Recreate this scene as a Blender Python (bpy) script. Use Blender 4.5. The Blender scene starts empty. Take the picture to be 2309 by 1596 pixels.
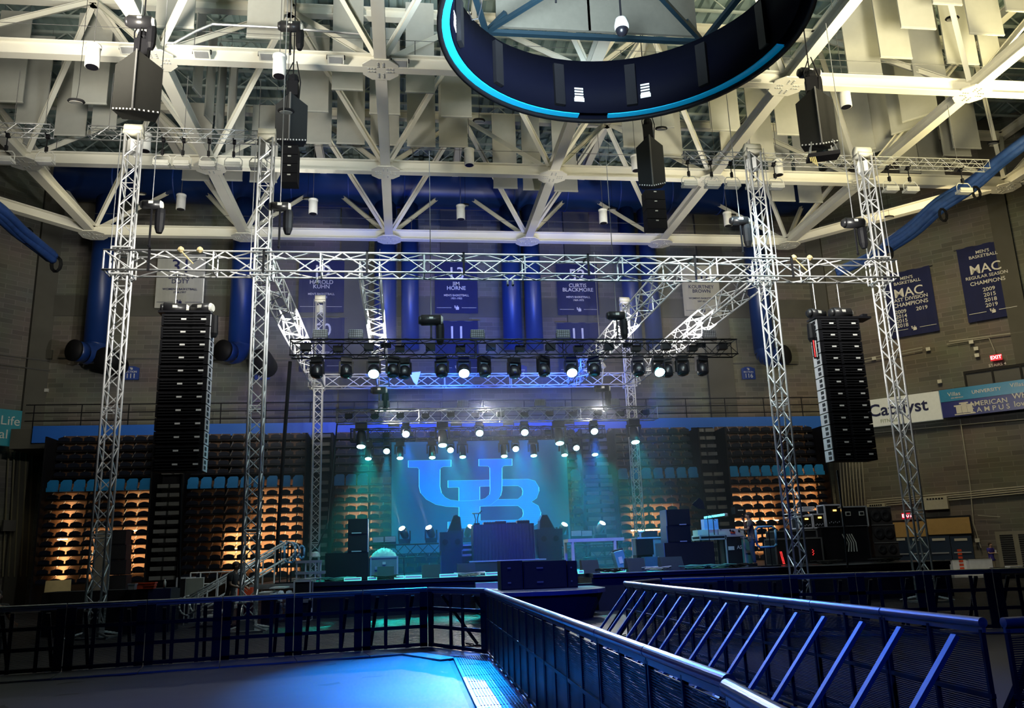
import bpy, math, random
from mathutils import Vector, Matrix
random.seed(7)
S = bpy.context.scene
COL = S.collection
PI = math.pi
W, H = 2309, 1596
# ---------------------------------------------------------------- camera
FPX, PITCH, ROLL, YAW, EYE = 1873.34, .2393, -.03418, .13265, 1.6
_fw = Vector((math.sin(YAW)*math.cos(PITCH), math.cos(YAW)*math.cos(PITCH), math.sin(PITCH)))
_rt = Vector((math.cos(YAW), -math.sin(YAW), 0)); _up = _rt.cross(_fw)
_r = math.cos(ROLL)*_rt + math.sin(ROLL)*_up
_u = -math.sin(ROLL)*_rt + math.cos(ROLL)*_up
cam = bpy.data.objects.new('camera', bpy.data.cameras.new('camera'))
COL.objects.link(cam)
cam.data.sensor_width = 36; cam.data.lens = FPX/W*36; cam.data.clip_end = 300
M = Matrix((_r, _u, -_fw)).transposed().to_4x4(); M.translation = (0, 0, EYE)
cam.matrix_world = M
S.camera = cam
# ---------------------------------------------------------------- world, exposure
S.view_settings.view_transform = 'Standard'; S.view_settings.look = 'None'
S.view_settings.gamma = 1; S.view_settings.use_curve_mapping = False
S.view_settings.exposure = 0.0
w = bpy.data.worlds.new('world'); S.world = w; w.use_nodes = True
w.node_tree.nodes['Background'].inputs[0].default_value = (.10, .13, .2, 1)
w.node_tree.nodes['Background'].inputs[1].default_value = .035
S.cycles.max_bounces = 5; S.cycles.diffuse_bounces = 3; S.cycles.glossy_bounces = 2
S.cycles.volume_bounces = 0; S.cycles.transparent_max_bounces = 8
S.cycles.sample_clamp_indirect = 3; S.cycles.sample_clamp_direct = 0
S.cycles.caustics_reflective = False; S.cycles.caustics_refractive = False
S.cycles.use_denoising = True
try: S.cycles.denoiser = 'OPENIMAGEDENOISE'
except Exception: pass
S.cycles.use_adaptive_sampling = True; S.cycles.adaptive_threshold = .025

def lamp(kind, name, loc, aim, energy, color, size=.3, angle=60, blend=.5, spread=None, sy=None):
    l = bpy.data.lights.new(name, kind); l.energy = energy; l.color = color
    if kind == 'SPOT': l.spot_size = math.radians(angle); l.spot_blend = blend; l.shadow_soft_size = size
    elif kind == 'AREA':
        l.size = size
        if spread: l.spread = math.radians(spread)
        if sy: l.shape = 'RECTANGLE'; l.size_y = sy
    else: l.shadow_soft_size = size
    o = bpy.data.objects.new(name, l); COL.objects.link(o); o.location = loc
    if aim is not None:
        o.rotation_euler = (Vector(aim)-Vector(loc)).to_track_quat('-Z', 'Y').to_euler()
    return o
WARM = (1, .93, .78); COOL = (.72, .9, 1); BLUE = (.01, .16, 1); CYAN = (.03, .62, 1); TEAL = (.0, .9, .75)
# unseen fill lamps added to brighten the roof steel and deck from below
lamp('AREA', 'roof_fill', (-9, 17, 13.5), (-7, 25, 22), 1200, WARM, 2.5, spread=100)
lamp('AREA', 'roof_fill', (3, 14, 12.5), (3, 23, 22), 1700, COOL, 2.5, spread=100)
lamp('AREA', 'roof_fill', (16, 16, 13.5), (15, 25, 22), 1000, (1, .9, .62), 2.5, spread=100)
lamp('AREA', 'roof_fill', (25, 22, 14), (20, 28, 22), 780, (1, .86, .45), 2.5, spread=100)
# ---------------------------------------------------------------- pixel rays (photo frame) to real points
def ray(px, py): return _fw + _r*((px-W/2)/FPX) - _u*((py-H/2)/FPX)
def at(px, py, Y): d = ray(px, py); return Vector((0, 0, EYE)) + d*(Y/d.y)
def atz(px, py, z): d = ray(px, py); return Vector((0, 0, EYE)) + d*((z-EYE)/d.z)
def onp(px, py, a, b, c):
    d = ray(px, py); return Vector((0, 0, EYE)) + d*(c/(a*d.x+b*d.y))
# ---------------------------------------------------------------- materials
MATS = {}
def mat(name, col, rough=.6, metal=0, emit=0, ecol=None, var=.12, scale=6, bump=0, spec=.5):
    if name in MATS: return MATS[name]
    m = bpy.data.materials.new(name); m.use_nodes = True; nt = m.node_tree; N = nt.nodes; L = nt.links
    b = N['Principled BSDF']; c = (*col, 1)
    tc = N.new('ShaderNodeTexCoord'); no = N.new('ShaderNodeTexNoise'); no.inputs['Scale'].default_value = scale
    no.inputs['Detail'].default_value = 3
    L.new(tc.outputs['Object'], no.inputs['Vector'])
    mx = N.new('ShaderNodeMix'); mx.data_type = 'RGBA'
    mx.inputs['A'].default_value = (*[max(0, v*(1-var)) for v in col], 1)
    mx.inputs['B'].default_value = (*[min(1, v*(1+var)) for v in col], 1)
    L.new(no.outputs['Fac'], mx.inputs['Factor']); L.new(mx.outputs['Result'], b.inputs['Base Color'])
    b.inputs['Roughness'].default_value = rough; b.inputs['Metallic'].default_value = metal
    b.inputs['Specular IOR Level'].default_value = spec
    if emit:
        b.inputs['Emission Color'].default_value = (*(ecol or col), 1); b.inputs['Emission Strength'].default_value = emit
    if bump:
        bp = N.new('ShaderNodeBump'); bp.inputs['Strength'].default_value = bump; bp.inputs['Distance'].default_value = .02
        L.new(no.outputs['Fac'], bp.inputs['Height']); L.new(bp.outputs['Normal'], b.inputs['Normal'])
    MATS[name] = m; return m
def block_wall(name, c1, c2, mortar):
    m = bpy.data.materials.new(name); m.use_nodes = True; nt = m.node_tree; N = nt.nodes; L = nt.links; b = N['Principled BSDF']
    tc = N.new('ShaderNodeTexCoord'); mp = N.new('ShaderNodeMapping')
    L.new(tc.outputs['Object'], mp.inputs['Vector']); mp.inputs['Rotation'].default_value = (PI/2, 0, 0)
    br = N.new('ShaderNodeTexBrick'); L.new(mp.outputs['Vector'], br.inputs['Vector'])
    br.inputs['Color1'].default_value = (*c1, 1); br.inputs['Color2'].default_value = (*c2, 1); br.inputs['Mortar'].default_value = (*mortar, 1)
    br.inputs['Scale'].default_value = 1; br.inputs['Mortar Size'].default_value = .016
    br.inputs['Brick Width'].default_value = .8; br.inputs['Row Height'].default_value = .27; br.inputs['Bias'].default_value = -.3
    no = N.new('ShaderNodeTexNoise'); no.inputs['Scale'].default_value = .35; no.inputs['Detail'].default_value = 5
    L.new(tc.outputs['Object'], no.inputs['Vector'])
    mx = N.new('ShaderNodeMix'); mx.data_type = 'RGBA'; mx.blend_type = 'MULTIPLY'; mx.inputs['Factor'].default_value = .6
    L.new(br.outputs['Color'], mx.inputs['A']); L.new(no.outputs['Color'], mx.inputs['B'])
    hs = N.new('ShaderNodeHueSaturation'); hs.inputs['Saturation'].default_value = .75; hs.inputs['Value'].default_value = 1.5
    L.new(mx.outputs['Result'], hs.inputs['Color']); L.new(hs.outputs['Color'], b.inputs['Base Color'])
    b.inputs['Roughness'].default_value = .85
    bp = N.new('ShaderNodeBump'); bp.inputs['Strength'].default_value = .5; bp.inputs['Distance'].default_value = .03
    L.new(br.outputs['Fac'], bp.inputs['Height']); bp.invert = True; L.new(bp.outputs['Normal'], b.inputs['Normal'])
    return m
BRICK = block_wall('block', (.13, .125, .10), (.075, .073, .062), (.16, .15, .13))
PLAIN = mat('precast', (.085, .083, .07), .9, var=.25, scale=.8, bump=.2)
ALU = mat('aluminium', (.82, .82, .82), .4, .35, var=.08)
ALUD = mat('dull_aluminium', (.45, .46, .47), .4, .6)
WSTEEL = mat('cream_steel', (.80, .78, .68), .5, var=.06, scale=1.5)
BLK = mat('black', (.006, .006, .008), .6, spec=.2)
BLKG = mat('black_gloss', (.008, .008, .012), .3, spec=.4)
BLKM = mat('black_metal', (.012, .012, .015), .4, .3, spec=.3)
GREY = mat('grey', (.10, .10, .10), .6)
DGREY = mat('dark_grey', (.012, .012, .014), .7, spec=.2)
WHITE = mat('white', (.75, .75, .72), .5)
OFFW = mat('off_white', (.55, .55, .50), .6)
RBLUE = mat('royal_blue', (.006, .028, .14), .38, var=.2, scale=1)
NAVY = mat('navy_cloth', (.005, .010, .07), .85, var=.2, scale=2, bump=.15)
BAN = mat('pale_cloth', (.42, .42, .38), .85, var=.1, scale=2, bump=.15)
LETW = mat('white_lettering', (.68, .68, .66), .7)
LETN = mat('navy_lettering', (.01, .015, .09), .7)
RUB = mat('rubber', (.015, .015, .015), .9)
ORANGE = mat('orange_plastic', (.65, .07, .02), .4)
SKIN = mat('skin', (.42, .24, .16), .6)
HAIR = mat('dark_hair', (.03, .02, .015), .8)
CASEW = mat('case_edge', (.62, .64, .66), .3, .5)
TAN = mat('tan_board', (.42, .27, .10), .8)
RED = mat('red_led', (.6, .02, .02), .5, emit=4, ecol=(1, .03, .03))
AMBER = mat('amber_led', (.6, .4, .1), .5, emit=4, ecol=(1, .55, .1))
# ---------------------------------------------------------------- mesh builder
class MB:
    def __init__(s): s.v = []; s.f = []; s.M = Matrix.Identity(4)
    def add(s, vs, fs):
        n = len(s.v); s.v += [s.M @ Vector(p) for p in vs]; s.f += [tuple(n+i for i in f) for f in fs]; return s
    def box(s, c, d, rz=0, rx=0, ry=0):
        R = Matrix.Translation(c) @ Matrix.Rotation(rz, 4, 'Z') @ Matrix.Rotation(ry, 4, 'Y') @ Matrix.Rotation(rx, 4, 'X')
        x, y, z = d[0]/2, d[1]/2, d[2]/2
        return s.add([R @ Vector(p) for p in ((-x,-y,-z),(x,-y,-z),(x,y,-z),(-x,y,-z),(-x,-y,z),(x,-y,z),(x,y,z),(-x,y,z))],
              [(0,3,2,1),(4,5,6,7),(0,1,5,4),(1,2,6,5),(2,3,7,6),(3,0,4,7)])
    def bb(s, a, b): return s.box([(a[i]+b[i])/2 for i in range(3)], [abs(b[i]-a[i]) for i in range(3)])
    def frame(s, p, q):
        d = (Vector(q)-Vector(p)); L = d.length; d.normalize()
        a = Vector((0, 0, 1)) if abs(d.z) < .95 else Vector((0, 1, 0))
        x = d.cross(a).normalized(); y = x.cross(d).normalized(); return d, x, y, L
    def bar(s, p, q, w, h=None):
        h = h or w; d, x, y, L = s.frame(p, q); p = Vector(p); q = Vector(q)
        vs = [c + x*(i*w/2) + y*(j*h/2) for c in (p, q) for i, j in ((-1,-1),(1,-1),(1,1),(-1,1))]
        return s.add(vs, [(3,2,1,0),(4,5,6,7),(0,1,5,4),(1,2,6,5),(2,3,7,6),(3,0,4,7)])
    def tube(s, p, q, r, n=6, r2=None, cap=True):
        r2 = r if r2 is None else r2; d, x, y, L = s.frame(p, q)
        vs = [Vector(c) + (x*math.cos(2*PI*i/n)+y*math.sin(2*PI*i/n))*rr for c, rr in ((p, r), (q, r2)) for i in range(n)]
        fs = [(i, (i+1) % n, n+(i+1) % n, n+i) for i in range(n)]
        if cap: fs += [tuple(range(n-1, -1, -1)), tuple(range(n, 2*n))]
        return s.add(vs, fs)
    def path(s, pts, r, n=6):
        for a, b in zip(pts[:-1], pts[1:]): s.tube(a, b, r, n)
        return s
    def sweep(s, pts, r, n=8):
        pts = [Vector(p) for p in pts]; vs = []; x = None
        for i, p in enumerate(pts):
            d = (pts[min(i+1, len(pts)-1)]-pts[max(i-1, 0)]).normalized()
            if x is None: x = d.cross(Vector((0, .3, 1))).normalized()
            x = (x-d*x.dot(d)).normalized(); y = d.cross(x)
            vs += [p+(x*math.cos(2*PI*k/n)+y*math.sin(2*PI*k/n))*r for k in range(n)]
        m = len(pts)
        return s.add(vs, [(i*n+k, i*n+(k+1) % n, (i+1)*n+(k+1) % n, (i+1)*n+k) for i in range(m-1) for k in range(n)]+[tuple(range(n-1, -1, -1)), tuple(range((m-1)*n, m*n))])
    def ball(s, c, rr, n=16, k=8): return s.lathe(c, [(max(.001, math.sin(PI*i/k)), -math.cos(PI*i/k)) for i in range(k+1)], n, Matrix.Diagonal((*rr, 1)))
    def lathe(s, c, prof, n=16, M=None):
        M = M or Matrix.Identity(4); c = Vector(c); vs = []; k = len(prof)
        for i in range(n):
            a = 2*PI*i/n
            for r, z in prof: vs.append(c + (M @ Vector((r*math.cos(a), r*math.sin(a), z))))
        fs = [(i*k+j, ((i+1) % n)*k+j, ((i+1) % n)*k+j+1, i*k+j+1) for i in range(n) for j in range(k-1)]
        fs += [tuple(i*k for i in range(n-1, -1, -1)), tuple(i*k+k-1 for i in range(n))]
        return s.add(vs, fs)
    def prism(s, poly, y0, y1):
        n = len(poly); vs = [(x, y0, z) for x, z in poly] + [(x, y1, z) for x, z in poly]
        return s.add(vs, [tuple(range(n)), tuple(range(2*n-1, n-1, -1))] + [(i, i+n, (i+1) % n+n, (i+1) % n) for i in range(n)])
    def quad(s, a, b, c, d): return s.add([a, b, c, d], [(0, 1, 2, 3)])
    def build(s, name, m, par=None, smooth=False, kind=None):
        me = bpy.data.meshes.new(name); me.from_pydata([tuple(p) for p in s.v], [], s.f); me.materials.append(m)
        if smooth:
            for p in me.polygons: p.use_smooth = True
        o = bpy.data.objects.new(name, me); COL.objects.link(o)
        if par is not None: o.parent = par
        if kind: o['kind'] = kind
        return o
def B(a, b): return MB().bb(a, b)
def thing(name, label, cat, loc=(0, 0, 0), rz=0, group=None):
    o = bpy.data.objects.new(name, None); COL.objects.link(o); o.empty_display_size = .2
    o.location = loc; o.rotation_euler = (0, 0, rz); o['label'] = label; o['category'] = cat
    if group: o['group'] = group
    return o
def tag(o, label, cat, group=None):
    o['label'] = label; o['category'] = cat
    if group: o['group'] = group
    return o
def dup(root, loc=None, rz=None, label=None, group=None, rx=None):
    r = root.copy(); COL.objects.link(r)
    if loc is not None: r.location = loc
    if rz is not None: r.rotation_euler = (rx or 0, 0, rz)
    if label: r['label'] = label
    if group: r['group'] = group
    for ch in root.children:
        c = ch.copy(); COL.objects.link(c); c.parent = r
        for g in ch.children:
            d = g.copy(); COL.objects.link(d); d.parent = c
    return r
def struct(name, mb, m, par=None): return mb.build(name, m, par, kind='structure')
def text(par, s, size, m, x, z, y=-.02, bold=.008, name='lettering', align='CENTER', sx=1, ext=.004):
    c = bpy.data.curves.new('t', 'FONT'); c.body = s; c.size = size; c.align_x = align; c.align_y = 'CENTER'
    c.offset = bold*size; c.extrude = ext; c.resolution_u = 3
    t = bpy.data.objects.new('t', c); COL.objects.link(t)
    bpy.context.view_layer.update()
    me = bpy.data.meshes.new_from_object(t.evaluated_get(bpy.context.evaluated_depsgraph_get()))
    bpy.data.objects.remove(t); me.materials.clear(); me.materials.append(m)
    me.transform(Matrix.Translation((x, y, z)) @ Matrix.Rotation(PI/2, 4, 'X') @ Matrix.Diagonal((sx, 1, 1, 1)))
    me.name = name; o = bpy.data.objects.new(name, me); COL.objects.link(o); o.parent = par; return o
RW = -PI/4; LW = PI/4
# ================================================================ room shell
CB = 47.0
struct('floor', B((-45, -12, -.3), (50, 60, 0)), mat('floor_paint', (.018, .019, .022), .55, var=.35, scale=.7, bump=.1))
wb = struct('wall_back', B((-19.6, CB, 0), (25.5, CB+.4, 25)), BRICK)
pl = MB()
for px in (800, 1025, 1305, 1605):
    x = at(px, 640, CB-.1).x; pl.bb((x-.8, CB-.25, 8), (x+.8, CB, 25))
struct('pilaster', pl, PLAIN, wb)
pl = MB().bb((-19.6, CB-.06, 15.4), (25.5, CB, 16.6)); struct('band_course', pl, PLAIN, wb)
wr = struct('wall_right', MB().box((25.5+13.94+.14, CB-13.94+.14, 12.5), (39.4, .4, 25), RW), BRICK)
wl = struct('wall_left', MB().box((-19.6-13.94-.14, CB-13.94+.14, 12.5), (39.4, .4, 25), LW), BRICK)
# wall pieces behind the walls meeting the seating
pr = MB()
for t in (0.4, 10.6, 21):
    pr.box((25.5+t*.7071, CB-t*.7071, 12.5), (.9, .5, 25), RW)
struct('pilaster', pr, PLAIN, wr)
prl = MB()
for t in (0.2, 10):
    prl.box((-19.6-t*.7071, CB-t*.7071, 12.5), (1.3, .5, 25), LW)
struct('pilaster', prl, PLAIN, wl)
struct('wall_front', B((-45, -12.4, 0), (50, -12, 25)), PLAIN)
# corrugated roof deck
DECK = mat('roof_deck', (.30, .40, .38), .6, .1, var=.15, scale=.5)
ZC = 25.2
v = []; f = []; n = 0
x = -42; y0, y1 = -10, 52
prof = []
while x < 50:
    prof += [(x, ZC), (x+.30, ZC), (x+.36, ZC+.16), (x+.54, ZC+.16)]; x += .6
for X, Z in prof: v += [(X, y0, Z), (X, y1, Z)]
for i in range(len(prof)-1): f.append((2*i, 2*i+1, 2*i+3, 2*i+2))
c = MB(); c.v = [Vector(p) for p in v]; c.f = f
c.bb((-42, y0, ZC+.2), (50, y1, ZC+.4))
ceil = struct('ceiling', c, DECK)
j = MB()
for k in range(-6, 22):
    yy = 2.5*k
    j.bb((-40, yy-.05, ZC-.12), (48, yy+.05, ZC)); j.bb((-40, yy-.05, ZC-1.0), (48, yy+.05, ZC-.9))
    xx = -38
    while xx < 46 and 12 < yy < 48:
        j.bar((xx, yy, ZC-.95), (xx+1, yy, ZC-.06), .045); j.bar((xx+1, yy, ZC-.06), (xx+2, yy, ZC-.95), .045); xx += 2
struct('ceiling_joists', j, mat('joist', (.42, .48, .45), .5), ceil)
# ================================================================ space frame
SX, SY, X0, Y3, HC, HT = 7.5, 8.0, -.8, 42.2, 18.56, 23.4
fr = thing('space_frame', 'cream-white welded steel space frame carrying the arena roof above the stage', 'roof frame', (0, 0, 0))
def ibeam(mb, p, q, d=.5, w=.36, t=.05):
    p = Vector(p); q = Vector(q); dd, x, y, L = mb.frame(p, q)
    mb.bar(p, q, t, d)
    for s in (-1, 1): mb.bar(p+y*(s*d/2), q+y*(s*d/2), w, t)
rows = {0: range(-2, 4), 1: range(-3, 5), 2: range(-4, 6), 3: range(-4, 6), 4: range(-4, 6)}   # node columns of each line, back to front
def nodep(i, j): return Vector((X0+i*SX, Y3-j*SY, HC))
for jx, cols in rows.items():
    cols = list(cols)
    if jx == 4: continue
    for a, b in zip(cols[:-1], cols[1:]):
        m_ = MB(); ibeam(m_, nodep(a, jx), nodep(b, jx)); m_.build('bottom_chord', WSTEEL, fr)
for jx in range(0, 3):
    for a in rows[jx]:
        if a in rows[jx+1]:
            m_ = MB(); ibeam(m_, nodep(a, jx), nodep(a, jx+1), .42, .42); m_.build('bottom_chord', WSTEEL, fr)
# chamfered eaves
for a, b in (((-2, 0), (-3, 1)), ((3, 0), (4, 1)), ((-3, 1), (-4, 2)), ((4, 1), (5, 2))):
    m_ = MB(); ibeam(m_, nodep(*a), nodep(*b), .42, .42); m_.build('eave_chord', WSTEEL, fr)
bolt = mat('bolt', (.55, .56, .54), .5, .3)
for jx in range(0, 3):
    for a in rows[jx]:
        p = nodep(a, jx); g = .62
        poly = [(-g, -g/2), (-g/2, -g), (g/2, -g), (g, -g/2), (g, g/2), (g/2, g), (-g/2, g), (-g, g/2)]
        m_ = MB(); zt = p.z-.27
        m_.add([(p.x+x, p.y+y, zt) for x, y in poly]+[(p.x+x, p.y+y, zt+.05) for x, y in poly],
               [tuple(range(7, -1, -1)), tuple(range(8, 16))]+[(i, (i+1) % 8, (i+1) % 8+8, i+8) for i in range(8)])
        o = m_.build('node_plate', WSTEEL, fr)
        bt = MB()
        for ax in range(4):
            ca, sa = math.cos(ax*PI/2), math.sin(ax*PI/2)
            for r_ in (.22, .32, .42):
                for q_ in (-.09, .09):
                    bt.box((p.x+ca*r_-sa*q_, p.y+sa*r_+ca*q_, zt-.015), (.05, .05, .03))
        bt.build('bolts', bolt, o)
webn = 0
for jx in range(0, 3):
    for a in rows[jx]:
        p = nodep(a, jx)
        for sx in (-1, 1):
            for sy in (1, -1):
                q = Vector((p.x+sx*SX/2, p.y+sy*SY/2, HT))
                if q.y > 46.5 or abs(q.x-2.95)+q.y > 69.5: continue
                d = (q-p).normalized(); m_ = MB()
                ibeam(m_, p+d*.35, q-d*.3, .18, .18, .03); m_.build('web_diagonal', WSTEEL, fr); webn += 1
# top chords
for jx in range(-1, 3):
    y = Y3-jx*SY-SY/2
    xs = [X0+(a+.5)*SX for a in range(-4, 5)]
    xs = [x for x in xs if abs(x-2.95)+y < 69.5]
    m_ = MB(); ibeam(m_, (xs[0], y, HT), (xs[-1], y, HT), .4, .36); m_.build('top_chord', WSTEEL, fr)
for a in range(-4, 5):
    x = X0+(a+.5)*SX
    m_ = MB(); ibeam(m_, (x, 18, HT), (x, min(46.2, 69-abs(x-2.95)), HT), .4, .36); m_.build('top_chord', WSTEEL, fr)
# tensioned safety lines over the chords
lf = MB()
for jx in range(0, 3):
    y = Y3-jx*SY
    lf.tube((X0+rows[jx][0]*SX, y, HC+.95), (X0+rows[jx][-1]*SX, y, HC+.95), .012, 4)
    for a in rows[jx]:
        lf.tube((X0+a*SX+1.2, y, HC+.25), (X0+a*SX+1.2, y, HC+.95), .015, 4)
lf.build('safety_line', GREY, fr)
cd = MB(); pts = [atz(px, py, HC+.7) for px, py in ((330, 85), (350, 95), (405, 98), (440, 70), (470, 54), (620, 62), (830, 78))]
for p in pts: p.y = 26.0
cd.path([Vector((p.x, 25.95, at(q[0], q[1], 25.95).z)) for p, q in zip(pts, ((330, 85), (350, 95), (405, 98), (440, 70), (470, 54), (620, 62), (830, 78)))], .045, 6)
tag(cd.build('conduit', ALUD), 'grey steel conduit pipe kinked over the foremost roof beam', 'pipe')
# ================================================================ acoustic baffles
BAF = mat('baffle_cloth', (.44, .44, .40), .9, var=.08, scale=3, bump=.1)
def baffle(pl_, pr_, pyb, label, zb=19.8, turn=0, h=4.1, grp='acoustic baffles hung in the roof'):
    a = atz(pl_, pyb, zb); b = atz(pr_, pyb+(pr_-pl_)*.03, zb)
    wdt = max(.7, abs((b-a).x)); cx = (a.x+b.x)/2; cy = (a.y+b.y)/2
    t = thing('acoustic_baffle', label, 'baffle', (cx, cy, zb), turn, grp)
    MB().bb((-wdt/2, -.03, 0), (wdt/2, .03, h)).build('panel', BAF, t)
    MB().bb((-wdt/2-.01, -.035, -.03), (wdt/2+.01, .035, .03)).build('hem_bar', OFFW, t)
    MB().tube((-wdt*.4, 0, h), (-wdt*.4, 0, ZC-zb-.9), .008, 4).tube((wdt*.4, 0, h), (wdt*.4, 0, ZC-zb-.9), .008, 4).build('hanger_wire', GREY, t)
L_ = 'long pale grey acoustic baffle hanging '
for a in [(-22, 51, 228, 'at the far left behind the end tower'), (35, 104, 276, 'behind the slanted web at far left'), (122, 192, 304, 'low behind the left spherical light'),
          (160, 240, 232, 'beside the leftmost pendant downlight'), (206, 262, 288, 'behind the left grey speaker wedge'),
          (350, 437, 60, 'above the kinked conduit on the left'), (556, 638, 84, 'over the beam left of the second downlight')]:
    baffle(a[0], a[1], a[2], L_+a[3])
for i, a in enumerate([(669, 740, 250), (748, 818, 201), (833, 902, 256), (915, 980, 207), (995, 1064, 262)]):
    baffle(*a, L_+'in the front row between tower and hanging ring', grp='front row of baffles by the centre beam')
for i, a in enumerate([(691, 747, 322), (759, 822, 323), (835, 900, 326), (918, 982, 329), (990, 1055, 330)]):
    baffle(*a, L_+'in the row behind, half covered by the front row', grp='second row of baffles by the centre beam')
for a in [(410, 472, 405), (505, 546, 406), (563, 624, 409)]:
    baffle(*a, L_+'behind the left floodlight truss', zb=19.2, h=4, grp='baffles behind the left floodlight truss')
for a in [(1113, 1167, 423), (1180, 1222, 427), (1250, 1303, 430)]:
    baffle(*a, L_+'below the middle beam in front of the blue duct', zb=19.2, h=4, grp='baffles in front of the blue duct')
for a in [(1603, 1670, 293), (1460, 1520, 285), (1406, 1455, 330)]:
    baffle(*a, L_+'just right below the black ring', grp='baffles right below the black ring')
for a in [(1626, 1668, 338), (1695, 1748, 360), (1752, 1812, 303), (1478, 1540, 352)]:
    baffle(*a, L_+'behind the right inner tower head', grp='baffles around the right inner tower head')
for a in [(1912, 1990, 165), (1985, 2057, 129), (2060, 2134, 172), (2135, 2208, 142), (1918, 1970, 180)]:
    baffle(*a, L_+'above the beam at upper right', grp='baffles above the upper right beam')
for a in [(2031, 2111, 62), (2186, 2265, 76), (2268, 2345, 24), (2103, 2170, 8)]:
    baffle(*a, 'bright yellowish baffle lowest edge lit at the top right corner', grp='bright baffles at the top right corner')
for a in [(2150, 2212, 333), (2078, 2130, 393), (2128, 2190, 350), (2215, 2262, 150), (2030, 2075, 388)]:
    baffle(*a, L_+'right of the slanted beam at far right', grp='baffles right of the slanted beam')
for a in [(1741, 1793, 452), (1803, 1855, 455)]:
    baffle(*a, L_+'between the two right towers below the beam', zb=19.2, h=4, grp='baffles between the right towers')
for i, (a, b) in enumerate([(424, 208), (450, 268), (474, 296), (500, 300), (45, 330)]):
    baffle(a, a+40, b, 'blue-grey baffle seen edge-on left of the second downlight', turn=PI/2*.86, grp='edge-on baffles at left')
for i, (a, b) in enumerate([(1900, 345), (1960, 335), (2015, 290), (1875, 360), (2040, 262)]):
    baffle(a, a+70, b, 'bluish baffle turned sideways beyond the right pendant', turn=-PI/4, grp='sideways baffles at right')
# ================================================================ big blue air ducts
def duct_h():
    t = thing('main_air_duct', 'huge horizontal royal blue air duct across the back wall', 'duct', (0, 0, 0))
    z = (at(1000, 470, 45.6).z+at(1000, 385, 45.6).z)/2; r = 1.15
    MB().tube((-19, 45.6, z), (25, 45.6, z), r, 28).build('pipe', RBLUE, t, True)
    rg = MB()
    for k in range(-5, 8): rg.tube((k*3.2, 45.6, z), (k*3.2+.08, 45.6, z), r+.03, 28)
    rg.build('seam_rings', mat('duct_seam', (.01, .04, .22), .45), t, True)
    return z
ZD = duct_h()
def duct_v(px, pyb, nx, label, r=.62):
    x = at(px, pyb, 45.6).x; zb = at(px, pyb, 45.6).z
    t = thing('air_duct', label, 'duct', (x, 45.6, 0))
    MB().tube((0, 0, zb+.3), (0, 0, ZD-1), r, 24).build('pipe', RBLUE, t, True)
    if nx:
        s = 1 if nx > px else -1; m_ = MB()
        prev = Vector((0, 0, zb+.3))
        for k in range(1, 6):
            a = k/5*PI/2; p = Vector((s*.35*(1-math.cos(a)), -.75*(1-math.cos(a)), zb+.3-.6*math.sin(a)))
            m_.tube(prev, p, r, 24, r*(1-.02*k), False); prev = p
        e = prev+Vector((s*.25, -.45, 0)); m_.tube(prev, e, r*.9, 24, r*.85); m_.build('elbow', RBLUE, t, True)
        d = (e-prev).normalized()
        MB().tube(e-d*.05, e+d*.12, r*.92, 24).build('nozzle', BLK, t, True)
duct_v(215, 790, 175, 'blue vertical duct with round black nozzle, leftmost on back wall')
duct_v(540, 790, 517, 'blue vertical duct with black nozzle between the two left towers')
duct_v(868, 800, 0, 'blue vertical duct left of the banner numbered 13')
duct_v(925, 800, 0, 'slimmer blue vertical duct beside banner numbered 13', .5)
duct_v(1158, 800, 0, 'blue vertical duct at the centre of the back wall', .55)
duct_v(1207, 800, 0, 'blue vertical duct just right of wall centre', .5)
duct_v(1432, 800, 0, 'blue vertical duct right of the banner numbered 52', .5)
duct_v(1478, 800, 0, 'blue vertical duct left of the right pale banner', .5)
duct_v(1725, 800, 1790, 'blue vertical duct with black nozzle behind the right inner tower')
for px, py, s in ((245, 812, 'half hidden by the leftmost tower'), (592, 815, 'hidden by the second tower')):
    p = at(px, py, 45.4)
    o = MB().tube((p.x, 44.9, p.z), (p.x, 46.8, p.z), .6, 24).build('duct_outlet', BLK, None, True)
    tag(o, 'round black duct outlet '+s, 'duct')
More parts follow.
